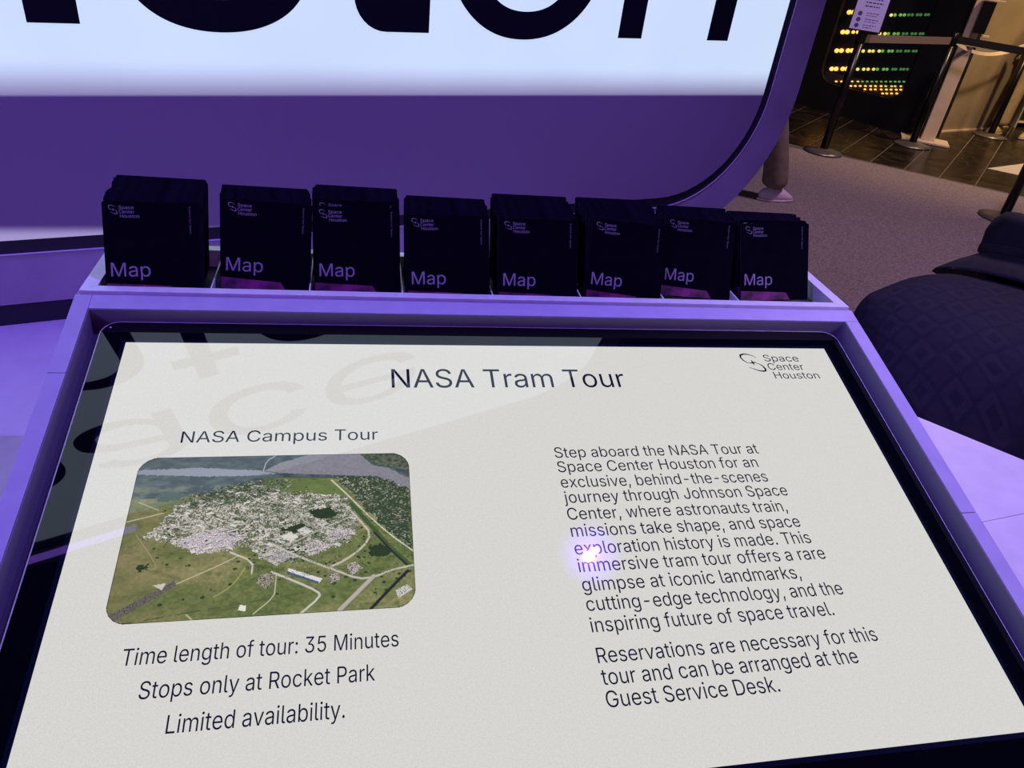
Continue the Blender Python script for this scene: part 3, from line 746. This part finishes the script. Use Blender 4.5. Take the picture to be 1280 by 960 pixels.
    r = .020; qx = np.abs(cx) - (abs(X1 - X0) / 2 - r); qy = np.abs(cy) - (abs(Y1 - Y0) / 2 - r)
    dist = np.hypot(np.maximum(qx, 0), np.maximum(qy, 0)) - r
    keep = (dist < 0).ravel()
    edge = (dist > -0.0008)
    lin[edge] = lin[edge] * .3
    quads = quads[keep]; colr = lin.reshape(-1, 3)[keep]
    me = bpy.data.meshes.new('aerial_picture')
    me.vertices.add(len(pts)); me.vertices.foreach_set('co', pts.ravel())
    nf = len(quads)
    me.loops.add(nf * 4); me.loops.foreach_set('vertex_index', quads.ravel().astype(np.int32))
    me.polygons.add(nf); me.polygons.foreach_set('loop_start', (np.arange(nf) * 4).astype(np.int32))
    me.polygons.foreach_set('loop_total', np.full(nf, 4, np.int32))
    me.update(); me.validate()
    ca = me.color_attributes.new('picture', 'FLOAT_COLOR', 'CORNER')
    rgba = np.ones((nf * 4, 4)); rgba[:, :3] = np.repeat(colr, 4, axis=0)
    ca.data.foreach_set('color', rgba.ravel())
    m = mat('picture_pixels', (0.01, 0.01, 0.01), 0.015, spec=0.72)
    n, l, b = nodes(m)
    at = n.new('ShaderNodeAttribute'); at.attribute_name = 'picture'
    l.new(at.outputs['Color'], b.inputs['Emission Color']); b.inputs['Emission Strength'].default_value = 0.92
    o = bpy.data.objects.new('aerial_picture', me); COL.objects.link(o); finish(o, m, ts)
aerial()

# ---- map tray behind the screen
tray = thing('map_tray', 'steel-rimmed tray with upright dividers holding the folded maps at the kiosk head', 'tray', (0, 0.13, 1.062))
def tr_(x, y, z): return Vector((x, y - 0.13, z - 1.062))
ZR = 1.09
def flat(name, poly, z0, z1, m, bev=0): return prism(name, poly, lambda p, h: tr_(p[0], p[1], h), z0, z1, m, tray, bev=bev)
X, xi, y0, yi, y1, yo = 0.531, 0.5135, 0.057, 0.0712, 0.188, 0.203
h_ = 0.0004
flat('rim', [(-X, y0), (X, y0), (xi, yi - h_), (-xi, yi - h_)], 1.074, ZR, M['steel'])
flat('rim', [(-X, y0 + 2 * h_), (-xi, yi), (-xi, y1), (-X, yo)], 1.0625, ZR, M['steel'])
flat('rim', [(X, y0 + 2 * h_), (X, yo), (xi, y1), (xi, yi)], 1.0625, ZR, M['steel'])
flat('rim', [(-X, yo + h_), (-xi, y1 + h_), (xi, y1 + h_), (X, yo + h_)], 1.0625, ZR, M['steel'])
flat('tray_floor', [(-xi + .0005, yi + .0005), (xi - .0005, yi + .0005), (xi - .0005, y1 - .0005), (-xi + .0005, y1 - .0005)], 1.0625, 1.0655, M['tray_inside'])
DIV = [-0.3815, -0.2590, -0.1370, -0.0135, 0.1140, 0.2395, 0.3585]
for x in DIV:
    flat('divider', [(x - .0009, yi + .001), (x + .0009, yi + .001), (x + .0009, y1 - .001), (x - .0009, y1 - .001)], 1.0656, 1.0875, M['steel'])

# ---- folded maps: every one its own object, leaning back
LEAN = math.radians(28)
MW, MH, MT = 0.1135, 0.1165, 0.0026
def map_mesh(m, name='folded_map'):
    bm = bmesh.new()
    pts = rrect(0, 0, MW, MH, 0.0022, 2)
    vf = [bm.verts.new((x, 0, z)) for x, z in pts]; vb = [bm.verts.new((x, MT, z)) for x, z in pts]
    # middle fold line gives the folded leaf its split edge
    vm = [bm.verts.new((x + (0.0006 if x < MW / 2 else -0.0006), MT / 2, z + (0.0006 if z < MH / 2 else -0.0006))) for x, z in pts]
    bm.faces.new(vf); bm.faces.new(vb[::-1])
    n = len(pts)
    for i in range(n):
        j = (i + 1) % n
        bm.faces.new((vf[i], vm[i], vm[j], vf[j])); bm.faces.new((vm[i], vb[i], vb[j], vm[j]))
    for f_ in bm.faces: f_.material_index = 0 if len(f_.verts) > 4 else 1
    bmesh.ops.recalc_face_normals(bm, faces=bm.faces)
    me = bpy.data.meshes.new(name); bm.to_mesh(me); bm.free(); me.materials.append(m); me.materials.append(M['map_edge']); return me
ME_F, ME_B = map_mesh(M['map_black']), map_mesh(M['map_back'], 'folded_map_plain')
def proto_print():
    """lettering meshes in the map's own axes (x across, z up its face)"""
    out = []
    f = lambda x, y: Vector((x, -0.00012, y))
    tmp = thing('tmp', '', '')
    bl = 0.024
    out.append(put_text('map_title', 'Map', f, 0.0065, 0.0525, bl, 0.0335, M['map_title'], None, res=3))
    e = thing('e', '', '')
    L = 0.0225; bx, by = 0.0205, bl + 0.0728
    logo_parts(f, L, bx, by, M['map_logo'], e, name='logo')
    out += [c for c in list(e.children)]
    fr = lambda x, y: Vector((0.1015 + y, -0.00012, 0.1115 - x))
    out.append(put_text('side_text', 'Explore Our Space', fr, 0.0, 0.0335, 0.0, 0.0042, M['map_small'], None, res=1))
    # magenta picture band along the foot of the cover
    vs = [(0.0004, -0.0001, 0.0008), (MW - 0.030, -0.0001, 0.0008), (MW - 0.038, -0.0001, bl - 0.012), (0.0004, -0.0001, bl - 0.0085)]
    out.append(link_mesh('printed_band', vs, [[0, 1, 2, 3]], M['map_band']))
    for o in out: o.parent = None
    bpy.data.objects.remove(e); bpy.data.objects.remove(tmp)
    return out
PR = proto_print()
PROTO_PRINT = [(o.name.split('.')[0], o.data) for o in PR]
for o in PR: bpy.data.objects.remove(o)
ORD = ['leftmost', 'second', 'third', 'fourth', 'fifth', 'sixth', 'seventh', 'rightmost']
# x of left edge at the title, front y at title height, back y, back shift in x, roll in degrees, gap behind the front map
STK = [(-0.5050, 0.0828, 0.1735, -0.0080, 1.5, 0), (-0.3732, 0.1030, 0.1600, -0.0045, -2.0, 0), (-0.2528, 0.0979, 0.1700, -0.0045, 0.8, 1),
       (-0.1305, 0.0820, 0.1500, -0.0010, 1.5, 0), (-0.0048, 0.0834, 0.1760, 0.0015, 0.5, 0), (0.1220, 0.0879, 0.1790, 0.0055, -3.5, 0),
       (0.2430, 0.1115, 0.1570, 0.0060, -3.0, 0), (0.3745, 0.1096, 0.1545, -0.0085, 2.5, 2)]
ZT_ = 1.0987; CL, SLn = math.cos(LEAN), math.sin(LEAN)
for k, (x0, yf, yb_, dx, roll, gap) in enumerate(STK):
    n = max(4, int(round((yb_ - yf) / 0.0040)))
    grp = 'folded maps in the %s pocket of the tray' % ORD[k]
    rng = random.Random(40 + k)
    for i in range(n):
        t = i / (n - 1)
        front = i == 0
        if gap and i in ((1, 2, 3, 4) if gap == 1 else (1,)): continue
        y = yf + (yb_ - yf) * t
        jx = 0 if front else rng.uniform(-.0016, .0016)
        jz = 0 if front else rng.choice((-.0008, 0.0, .0006, .0012, .0030))
        if gap == 1 and not front: jz += 0.002
        rl = math.radians(roll if front else roll * (1 - t) * .6 + rng.uniform(-.5, .5))
        second = (gap == 1 and i == 5) or (gap == 2 and i == 2)
        up = Vector((math.sin(0) * 0, SLn, CL))
        base = Vector((x0 + dx * t + jx, y - 0.024 * SLn, ZT_ - 0.024 * CL + jz))
        o = bpy.data.objects.new('folded_map', ME_F if front or second else ME_B); COL.objects.link(o)
        mtx = Matrix.Translation(base) @ Matrix.Rotation(-LEAN, 4, 'X') @ Matrix.Translation((MW / 2, 0, 0)) @ Matrix.Rotation(-rl, 4, 'Y') @ Matrix.Translation((-MW / 2, 0, 0))
        o.matrix_world = mtx
        if front:
            tag(o, 'black folded map with purple title, front copy of the %s stack in the tray' % ORD[k], 'map', 'front maps in the tray')
        elif second:
            tag(o, 'black folded map with its logo showing just behind the front copy, %s stack' % ORD[k], 'map', grp)
        elif i == n - 1:
            tag(o, 'black folded map at the very back of the %s stack in the tray' % ORD[k], 'map', grp)
        else:
            tag(o, 'black folded map packed behind the front copies of the %s stack' % ORD[k], 'map', grp)
        if front or second:
            for nm, me in PROTO_PRINT:
                c = bpy.data.objects.new(nm, me); COL.objects.link(c); c.parent = o

# ================================================================== CEILING LAMP AND ADDED GLOW BAR (seen as reflections in the screen)
def ceiling_lamp(pos, label):
    t = thing('spotlight', label, 'lamp', pos)
    lathe('housing', [(0.05, 0.30), (0.16, 0.26), (0.175, 0.02), (0.17, 0.0)], M['lamp_case'], parent=t)
    lathe('bracket', [(0.02, 0.30), (0.02, 1.0)], M['lamp_case'], parent=t)
    lathe('lens', [(0.168, -0.004), (0.168, -0.001)], M['lamp_halo'], parent=t)
    for dx in ((-0.019, -0.013, 0.021), (0.019, 0.013, 0.015)):
        lathe('bulb', [(dx[2], -0.016), (dx[2], -0.006)], M['lamp_white'], loc=(dx[0], dx[1], 0), parent=t, n=20)
    t.rotation_euler = (0, 0, 0)
    return t
ceiling_lamp((0.872, 0.265, 3.56), 'round black ceiling spotlight with violet lens above the kiosk')
lb = thing('streak_bar', 'slim violet bar added to glow for the lit frame edge, left of the kiosk', 'lamp', (-1.28, 0.335, 3.3))  # added bar; its glow stands in for the sign frame's violet-lit top
prism('case', [(-0.24, -0.03), (0.24, -0.03), (0.24, 0.03), (-0.24, 0.03)], lambda p, h: Vector((p[0], p[1] + p[0] * .31, h)), 0.004, 0.06, M['lamp_case'], lb)
prism('streak_strip', [(-0.22, -0.014), (0.22, -0.014), (0.22, 0.014), (-0.22, 0.014)], lambda p, h: Vector((p[0], p[1] + p[0] * .31, h)), -0.004, 0.003, M['streak_glow'], lb)
for sx in (-0.2, 0.2):
    lathe('hanger', [(0.006, 0.06), (0.006, 1.3)], M['lamp_case'], loc=(sx, sx * .31, 0), parent=lb, n=8)

# ================================================================== ROPE POSTS
def post(xy, label, h=0.99, base_m='post_base'):
    t = thing('rope_post', label, 'post', (xy[0], xy[1], 0.0), 'rope barrier posts')
    lathe('base', [(0.165, 0.0), (0.168, 0.008), (0.12, 0.020), (0.05, 0.030), (0.036, 0.034)], M[base_m], parent=t, n=36)
    lathe('pole', [(0.033, 0.034), (0.033, h - 0.10)], M['post_black'], parent=t, n=20)
    lathe('head', [(0.036, h - 0.099), (0.038, h - 0.06), (0.038, h), (0.030, h + 0.006)], M['post_black'], parent=t, n=20)
    return t
Z1 = 0.004
P1, P2, P3, P4 = (3.802, 5.157), (5.011, 5.611), (6.42, 6.25), (4.42, 3.66)
p1 = post(P1, 'black rope post holding a small notice, nearest the sign'); p1.location.z = 0.0
p2 = post(P2, 'black rope post beside the cream scanner column'); p2.location.z = Z1
p3 = post(P3, 'black rope post beside the person in khaki trousers'); p3.location.z = Z1
p4 = post(P4, 'black rope post standing on the carpet beyond the crouching person'); p4.location.z = 0.0
def belt(a, b, z0, z1, sag, m, label, hh=0.048, twist=0.0):
    a, b = Vector(a), Vector(b); d = (b - a); L = d.length; d.normalize(); nrm = Vector((-d.y, d.x))
    A, B = a + d * 0.036, b - d * 0.036
    vs, fs = [], []; N = 14
    for i in range(N + 1):
        t = i / N; c = A.lerp(B, t); z = z0 + (z1 - z0) * t - sag * 4 * t * (1 - t)
        ang = twist * math.sin(math.pi * t)
        ca, sa = math.cos(ang), math.sin(ang)
        for s, w in ((-1, -1), (1, -1), (1, 1), (-1, 1)):
            oz = s * hh / 2 * ca + w * 0.001 * sa; on = s * hh / 2 * sa + w * 0.001 * ca
            vs.append((c.x + nrm.x * on, c.y + nrm.y * on, z + oz))
    for i in range(N):
        for q in range(4):
            r = (q + 1) % 4
            fs.append([4 * i + q, 4 * i + r, 4 * i + 4 + r, 4 * i + 4 + q])
    fs += [[0, 1, 2, 3], [4 * N + 3, 4 * N + 2, 4 * N + 1, 4 * N]]
    o = link_mesh('rope_belt', vs, fs, m)
    tag(o, label, 'belt', 'retractable belts of the rope posts'); return o
belt(P1, P2, 0.92, 0.93, 0.0, M['belt_brown'], 'brown-grey belt stretched in front of the light display', hh=0.060)
belt(P2, (5.95, 4.75), 0.945, 0.945, 0.0, M['belt'], 'black belt running right from the post by the column', hh=0.060)
belt(P2, P3, 0.93, 0.93, 0.11, M['cream'], 'pale sagging belt reaching to the post by the khaki trousers', hh=0.035, twist=0.8)
post((5.983, 4.722), 'black rope post standing outside the right edge of the view').location.z = Z1

# notice on the first post
nt_ = thing('notice', 'small lilac notice card with dark print on top of the first rope post', 'notice', (P1[0], P1[1], 0.996))
fa = Vector((-0.194 - P1[0], -0.836 - P1[1], 0)).normalized(); ra = Vector((-fa.y, fa.x, 0)) ; ra = -ra if ra.x < 0 else ra
def nc(p, h): return ra * p[0] + fa * h + Vector((0, 0, p[1]))
prism('stem', [(-0.01, -0.0), (0.01, 0.0), (0.01, 0.02), (-0.01, 0.02)], nc, -0.005, 0.005, M['post_black'], nt_)
prism('card_frame', [(-0.125, -0.02 + 0.0), (0.125, -0.02), (0.125, 0.34), (-0.125, 0.34)], nc, 0.042, 0.052, M['post_black'], nt_)
prism('card', [(-0.115, -0.01), (0.115, -0.01), (0.115, 0.33), (-0.115, 0.33)], nc, 0.052, 0.054, M['card'], nt_)
for i, (x0, x1, z, hgt) in enumerate([(-0.03, 0.075, 0.208, .016), (-0.05, 0.08, 0.182, .016), (-0.05, 0.06, 0.156, .016), (-0.02, 0.075, 0.110, .010), (-0.02, 0.06, 0.094, .008), (-0.02, 0.08, 0.066, .010), (-0.02, 0.07, 0.050, .008), (-0.02, 0.075, 0.024, .010), (-0.02, 0.055, 0.008, .008)]):
    x = x0
    rg_ = random.Random(i)
    while x < x1:
        w = rg_.uniform(.012, .026); x2 = min(x + w, x1)
        prism('printed_word', [(x, z), (x2, z), (x2, z + hgt * .6), (x, z + hgt * .6)], nc, 0.054, 0.0545, M['card_ink'], nt_)
        x = x2 + .006
for z in (0.105, 0.061, 0.018):
    prism('printed_icon', [(-0.068 + .017 * math.cos(a * math.pi / 6), z + .017 * math.sin(a * math.pi / 6)) for a in range(12)], nc, 0.054, 0.0545, M['card_ink'], nt_)

# cream scanner column
sc = thing('scanner_column', 'cream column on a square foot with a black scanner box', 'column', (5.31, 5.80, Z1))
q45 = Matrix.Rotation(math.radians(-32), 3, 'Z')
def sq(name, cx, cy, hx, hy, z0, z1, m, bev=0): return prism(name, [(cx - hx, cy - hy), (cx + hx, cy - hy), (cx + hx, cy + hy), (cx - hx, cy + hy)], lambda p, h: q45 @ Vector((p[0], p[1], h)), z0, z1, m, sc, bev=bev)
sq('foot', -0.02, 0.0, 0.22, 0.13, 0, 0.02, M['cream'], 0.004)
sq('pole', 0, 0, 0.062, 0.045, 0.02, 1.75, M['cream'], 0.005)
sq('scanner_box', 0.045, -0.085, 0.052, 0.030, 1.0, 1.26, M['post_black'], 0.006)
sq('scanner_edge', 0.075, -0.088, 0.085, 0.034, 1.262, 1.278, M['cream'], 0.002)
sq('bracket', 0.09, -0.068, 0.11, 0.013, 0.885, 0.905, M['white_print'], 0.002)
sq('bracket', 0.12, -0.068, 0.03, 0.015, 0.975, 0.992, M['white_print'], 0.002)

# white sheet lying on the marble at the right
sh = prism('floor_sheet', [(5.3508, 4.9695), (5.5882, 4.7886), (6.2074, 5.0414), (5.97, 5.2223)], lambda p, h: (p[0], p[1], h), 0.0032, 0.006, M['white_print'])
tag(sh, 'pointed white sheet lying on the dark marble at the right edge', 'sheet')

# shelf of goods behind the khaki legs
rk = thing('goods_rack', 'lit rack of black and white boxed goods behind the khaki legs', 'rack', (7.55, 6.95, Z1))
for z in (0.05, 0.30, 0.55, 0.80, 1.05):
    box('shelf', (-0.35, -0.15, z), (0.35, 0.15, z + 0.02), M['white_print'], rk)
for x in (-0.36, 0.34): box('side_panel', (x, -0.16, 0), (x + 0.02, 0.16, 1.3), M['white_print'], rk)
bi = 0
for z in (0.07, 0.32, 0.57, 0.82):
    for x in (-0.32, -0.19, -0.06, 0.07, 0.20):
        bi += 1
        b_ = box('boxed_item', (7.55 + x, 6.95 - 0.13, Z1 + z + 0.0003), (7.55 + x + 0.11, 6.95 + 0.05, Z1 + z + 0.12 + 0.03 * (bi % 3)), M['black_print' if bi % 2 else 'white_print'])
        tag(b_, 'small plain boxed item standing on the lit rack behind the khaki legs', 'box', 'boxed goods on the rack')

# ================================================================== PEOPLE
def skin(name, V, E, m, parent, sub=2, root=0, extra=None):
    me = bpy.data.meshes.new(name)
    me.from_pydata([v[:3] for v in V], E, []); me.update()
    o = bpy.data.objects.new(name, me); COL.objects.link(o)
    sk = o.modifiers.new('skin', 'SKIN'); sk.use_smooth_shade = True
    if not me.skin_vertices: me.attributes  # layer is made by the modifier
    bm = bmesh.new(); bm.from_mesh(me); ly = bm.verts.layers.skin.verify(); bm.verts.ensure_lookup_table()
    for i, v in enumerate(V):
        r = v[3]; bm.verts[i][ly].radius = (r if isinstance(r, tuple) else (r, r)); bm.verts[i][ly].use_root = (i == root)
    bm.to_mesh(me); bm.free()
    sb = o.modifiers.new('sub', 'SUBSURF'); sb.levels = sub; sb.render_levels = sub
    dg = bpy.context.evaluated_depsgraph_get(); dg.update()
    m2 = bpy.data.meshes.new_from_object(o.evaluated_get(dg))
    o.modifiers.clear(); o.data = m2; bpy.data.meshes.remove(me)
    m2.name = name
    for p in m2.polygons: p.use_smooth = True
    m2.materials.clear(); m2.materials.append(m)
    o.parent = parent
    return o
def chain(V, E, start, pts):
    k = start
    for p in pts:
        V.append(p); E.append((k, len(V) - 1)); k = len(V) - 1
    return k
def hand(V, E, wrist, d, side, s=1.0):
    """palm and five separate curled fingers from the wrist vertex; d forward, side to the thumb"""
    w = Vector(V[wrist][:3]); d = d.normalized(); side = side.normalized(); dn = d.cross(side).normalized()
    k = chain(V, E, wrist, [(*(w + d * .045 * s), (.034 * s, .018 * s))])
    for i, (o_, L) in enumerate(((.030, .068), (.010, .076), (-.010, .070), (-.028, .056))):
        a = w + d * .08 * s + side * o_ * s
        chain(V, E, k, [(*a, .0095 * s), (*(a + d * L * .5 * s + dn * .008 * s), .0085 * s), (*(a + d * L * .8 * s + dn * .028 * s), .007 * s)])
    chain(V, E, k, [(*(w + d * .035 * s + side * .045 * s), .011 * s), (*(w + d * .075 * s + side * .062 * s), .008 * s)])
def sphere(name, c, r, m, parent, rot=None, seg=24, shape=None):
    bm = bmesh.new(); bmesh.ops.create_uvsphere(bm, u_segments=seg, v_segments=seg * 2 // 3, radius=1.0)
    for v in bm.verts:
        if shape: v.co = shape(v.co.copy())
        v.co = Vector((v.co.x * r[0], v.co.y * r[1], v.co.z * r[2]))
        if rot: v.co = rot @ v.co
        v.co += Vector(c)
    me = bpy.data.meshes.new(name); bm.to_mesh(me); bm.free()
    for p in me.polygons: p.use_smooth = True
    o = bpy.data.objects.new(name, me); COL.objects.link(o); finish(o, m, parent); return o
def head_shape(c):
    # x right, y forward (face), z up
    k = Vector(c)
    if k.z < 0: k.x *= 1 - .30 * k.z * k.z; k.y = k.y * (1 - .15 * (-k.z)) + (.12 * -k.z if k.y > 0 else 0.10 * -k.z)
    if k.y > .75 and abs(k.x) < .22 and -.45 < k.z < .15: k.y += .16 * (1 - abs(k.x) / .22)       # nose
    if k.y > .6 and abs(abs(k.x) - .38) < .2 and .0 < k.z < .28: k.y -= .09                          # eye sockets
    if k.y > .6 and abs(k.x) < .3 and -.66 < k.z < -.5: k.y += .05                                  # mouth
    return k
def make_head(c, fwd, up, parent, hair=True):
    fwd = fwd.normalized(); right = fwd.cross(up).normalized(); up2 = right.cross(fwd).normalized()
    rot = Matrix((right, fwd, up2)).transposed()
    h = sphere('head', c, (.075, .095, .115), M['skin'], parent, rot, 32, head_shape)
    for s in (-1, 1):
        sphere('ear', Vector(c) + rot @ Vector((s * .076, -.005, -.01)), (.010, .022, .032), M['skin'], h, rot, 12)
        sphere('eye', Vector(c) + rot @ Vector((s * .030, .080, .014)), (.013, .010, .010), M['white_print'], h, rot, 12)
    if hair:
        sphere('hair', Vector(c) + rot @ Vector((0, -.012, .018)), (.083, .098, .112), M['hair'], parent, rot, 24,
               lambda k: Vector((k.x, min(k.y, .62), max(k.z, -.55 if k.y < 0 else .25))))
    return rot
def shoe(c, d, m, parent, s=1.0):
    d = Vector(d).normalized(); r = Vector((d.y, -d.x, 0)); up = Vector((0, 0, 1))
    rot = Matrix((r, d, up)).transposed()
    def shp(k):
        k = Vector(k); k.z = max(k.z, -.55)
        if k.y > 0: k.z = -.55 + (k.z + .55) * (1 - .55 * k.y)
        return k
    o = sphere('shoe', Vector(c) + Vector((0, 0, .040 * s)), (.046 * s, .135 * s, .062 * s), m, parent, rot, 20, shp)
    def shs(k):
        k = Vector(k); k.z = .2 if k.z > 0 else -.2; return k
    sphere('sole', Vector(c) + Vector((0, 0, .0085 * s)), (.050 * s, .142 * s, .035 * s), M['sole'], o, rot, 20, shs)
    return o

# crouching person in navy behind the right counter
cp = thing('person', 'person crouching behind the right counter in dark patterned shirt and brimmed hat', 'person', (1.25, 0.55, 0), None)
co = cp.location
def R_(x, y, z): return (x - co.x, y - co.y, z - co.z)
f2 = Vector((0.78, 0.62, 0)).normalized(); r2 = Vector((f2.y, -f2.x, 0))
def B_(f, r, z, rad):       # figure frame: f forward, r to its right
    p = Vector((1.13, 0.40, 0)) + f2 * f + r2 * r
    return (*R_(p.x, p.y, z), rad)
V, E = [B_(0.0, 0, .40, (.165, .13))], []
k1 = chain(V, E, 0, [B_(.05, 0, .52, .15), B_(.14, 0, .62, .15), B_(.27, 0, .70, .13)])
nk = chain(V, E, k1, [B_(.37, 0, .80, .06), B_(.44, 0, .84, .055)])
V2, E2 = list(V), list(E)
for s in (-1, 1):
    e = chain(V2, E2, k1, [B_(.27, s * .17, .68, .066), B_(.35, s * .25, .56, .048), B_(.52, s * .20, .44, .036), B_(.60, s * .17, .40, .029)])
    w = Vector(V2[e][:3]); hand(V2, E2, e, (f2 * .8 + Vector((0, 0, -.6))), r2 * (-s))
    chain(V2, E2, 0, [B_(.06, s * .12, .38, .105), B_(.42, s * .20, .47, .068), B_(.20, s * .17, .24, .060), B_(.12, s * .17, .09, .042), B_(.20, s * .17, .045, .035)])
skin('body', V2, E2, M['skin'], cp)
# shirt: torso with sleeves, following the same joints
V3 = [B_(-.03, 0, .38, .25), B_(.03, 0, .545, .27), B_(.12, 0, .665, .27), B_(.27, 0, .755, .21), B_(.41, 0, .84, .105)]
E3 = [(0, 1), (1, 2), (2, 3), (3, 4)]
for s in (-1, 1): chain(V3, E3, 3, [B_(.27, s * .20, .70, .095), B_(.35, s * .27, .58, .078), B_(.40, s * .27, .50, .072)])
skin('shirt', V3, E3, M['navy_cloth'], cp, sub=3)
V4 = [B_(-.03, 0, .34, .215)]; E4 = []
for s in (-1, 1): chain(V4, E4, 0, [B_(.08, s * .12, .37, .125), B_(.42, s * .20, .48, .086), B_(.22, s * .17, .26, .076), B_(.12, s * .17, .12, .060)])
skin('trousers', V4, E4, M['navy_dark'], cp)
for s in (-1, 1):
    p = B_(.19, s * .17, 0, 0); shoe((p[0], p[1], 0.0), f2, M['navy_dark'], cp)
hc = Vector(B_(.50, 0, .845, 0)[:3]); hf = (f2 * .85 + Vector((0, 0, -.5)))
make_head(hc, hf, Vector((0, 0, 1)), cp)
# brimmed hat: crown, band and wide brim, pushed back over the neck
hup = (Vector((0, 0, 1)) * .93 + f2 * .30 - r2 * .12).normalized()
hq = Vector((0, 0, 1)).rotation_difference(hup).to_matrix()
def hat(c):
    n = 40; vs, fs = [], []
    prof = [(.070, .012), (.100, .008), (.150, -.020), (.196, -.052), (.200, -.060), (.196, -.062), (.150, -.028), (.100, .000), (.070, .002)]
    for r, z in prof:
        for i in range(n):
            a = 2 * math.pi * i / n; w = .010 * math.sin(2 * a + .6) * (r / .19) ** 2
            vs.append(hq @ Vector((r * math.cos(a), r * math.sin(a) * .94, z + w)) + c)
    P_ = len(prof)
    for k in range(P_):
        for i in range(n):
            j = (i + 1) % n; kk_ = (k + 1) % P_
            fs.append([k * n + i, k * n + j, kk_ * n + j, kk_ * n + i])
    hb = link_mesh('hat', vs, fs, M['hat_cloth'], cp, smooth=True)
    vs, fs = [], []
    prof = [(.103, .004), (.106, .020), (.104, .060), (.098, .092), (.080, .112), (.050, .116), (.020, .110), (.001, .106)]
    for r, z in prof:
        for i in range(n):
            a = 2 * math.pi * i / n; cr = 1 + .03 * math.sin(5 * a + z * 40)
            vs.append(hq @ Vector((r * cr * math.cos(a), r * cr * math.sin(a), z + .006 * math.sin(3 * a) * (z > .05))) + c)
    for k in range(len(prof) - 1):
        for i in range(n):
            j = (i + 1) % n
            fs.append([k * n + i, k * n + j, (k + 1) * n + j, (k + 1) * n + i])
    link_mesh('crown', vs, fs, M['hat_cloth'], hb, smooth=True)
    lathe_b = [(.1065, .006), (.1085, .010), (.1085, .026), (.106, .030)]
    vs, fs = [], []
    for r, z in lathe_b:
        for i in range(n):
            a = 2 * math.pi * i / n; vs.append(hq @ Vector((r * math.cos(a), r * math.sin(a), z)) + c)
    for k in range(3):
        for i in range(n):
            j = (i + 1) % n; fs.append([k * n + i, k * n + j, (k + 1) * n + j, (k + 1) * n + i])
    link_mesh('hat_band', vs, fs, M['navy_dark'], hb, smooth=True)
hat(hc - f2 * .015 + Vector((0, 0, .055)))

def standing(loc, face, label, mats, stride=0.0, H=1.0, coat=False):
    t = thing('person', label, 'person', loc)
    f = Vector((math.cos(face), math.sin(face), 0)); r = Vector((f.y, -f.x, 0))
    def b(ff, rr_, z, rad):
        p = f * ff + r * rr_; return (p.x, p.y, z * H, rad)
    V, E = [b(0, 0, .93, (.14, .11))], []
    k = chain(V, E, 0, [b(0, 0, 1.10, (.13, .10)), b(.01, 0, 1.28, (.15, .11)), b(0, 0, 1.40, (.13, .09))])
    chain(V, E, k, [b(.01, 0, 1.47, (.055, .055)), b(.02, 0, 1.53, (.052, .052))])
    for s in (-1, 1):
        e = chain(V, E, k, [b(0, s * .17, 1.39, .058), b(-.02, s * .22, 1.12, .042), b(.05, s * .23, .92, .032), b(.06, s * .23, .86, .027)])
        hand(V, E, e, Vector((0, 0, -1)) + f * .2, f)
        chain(V, E, 0, [b(.0, s * .095, .84, .09), b(stride * s * .5 + .03, s * .10, .48, .058), b(stride * s - .02, s * .10, .10, .038), b(stride * s + .06, s * .10, .05, .034)])
    skin('body', V, E, mats['skin'], t)
    V, E = [b(0, 0, .96, (.155, .125))], []
    for s in (-1, 1): chain(V, E, 0, [b(.0, s * .10, .84, .108), b(stride * s * .5 + .03, s * .105, .48, .082), b(stride * s - .0, s * .105, .16, .090), b(stride * s + .0, s * .105, .085, .098)])
    skin('trousers', V, E, mats['trousers'], t)
    V, E = [b(0, 0, .88 if not coat else .66, (.17, .135)), b(0, 0, 1.10, (.155, .12)), b(.01, 0, 1.28, (.17, .13)), b(0, 0, 1.41, (.135, .10))], [(0, 1), (1, 2), (2, 3)]
    for s in (-1, 1): chain(V, E, 3, [b(0, s * .18, 1.39, .072), b(-.02, s * .225, 1.12, .056), b(.04, s * .235, .95, .044)])
    skin('coat' if coat else 'shirt', V, E, mats['top'], t)
    for s in (-1, 1):
        p = b(stride * s + .04, s * .105, 0, 0); shoe((p[0], p[1], 0), f, mats['shoe'], t)
    c = b(.03, 0, 1.63, 0); make_head(Vector(c[:3]), f, Vector((0, 0, 1)), t)
    return t
standing((2.34, 3.90, -0.004), math.radians(2), 'person in lilac coat and brown trousers walking behind the sign, pale shoe showing', dict(skin=M['skin'], trousers=M['brown_cloth'], top=M['lilac_cloth'], shoe=M['pink_shoe']), stride=0.27, coat=True)
standing((6.76, 6.32, Z1), math.radians(196), 'person in khaki trousers and yellow shoes at the far right', dict(skin=M['skin'], trousers=M['khaki'], top=M['khaki'], shoe=M['yellow_shoe']), stride=0.14)
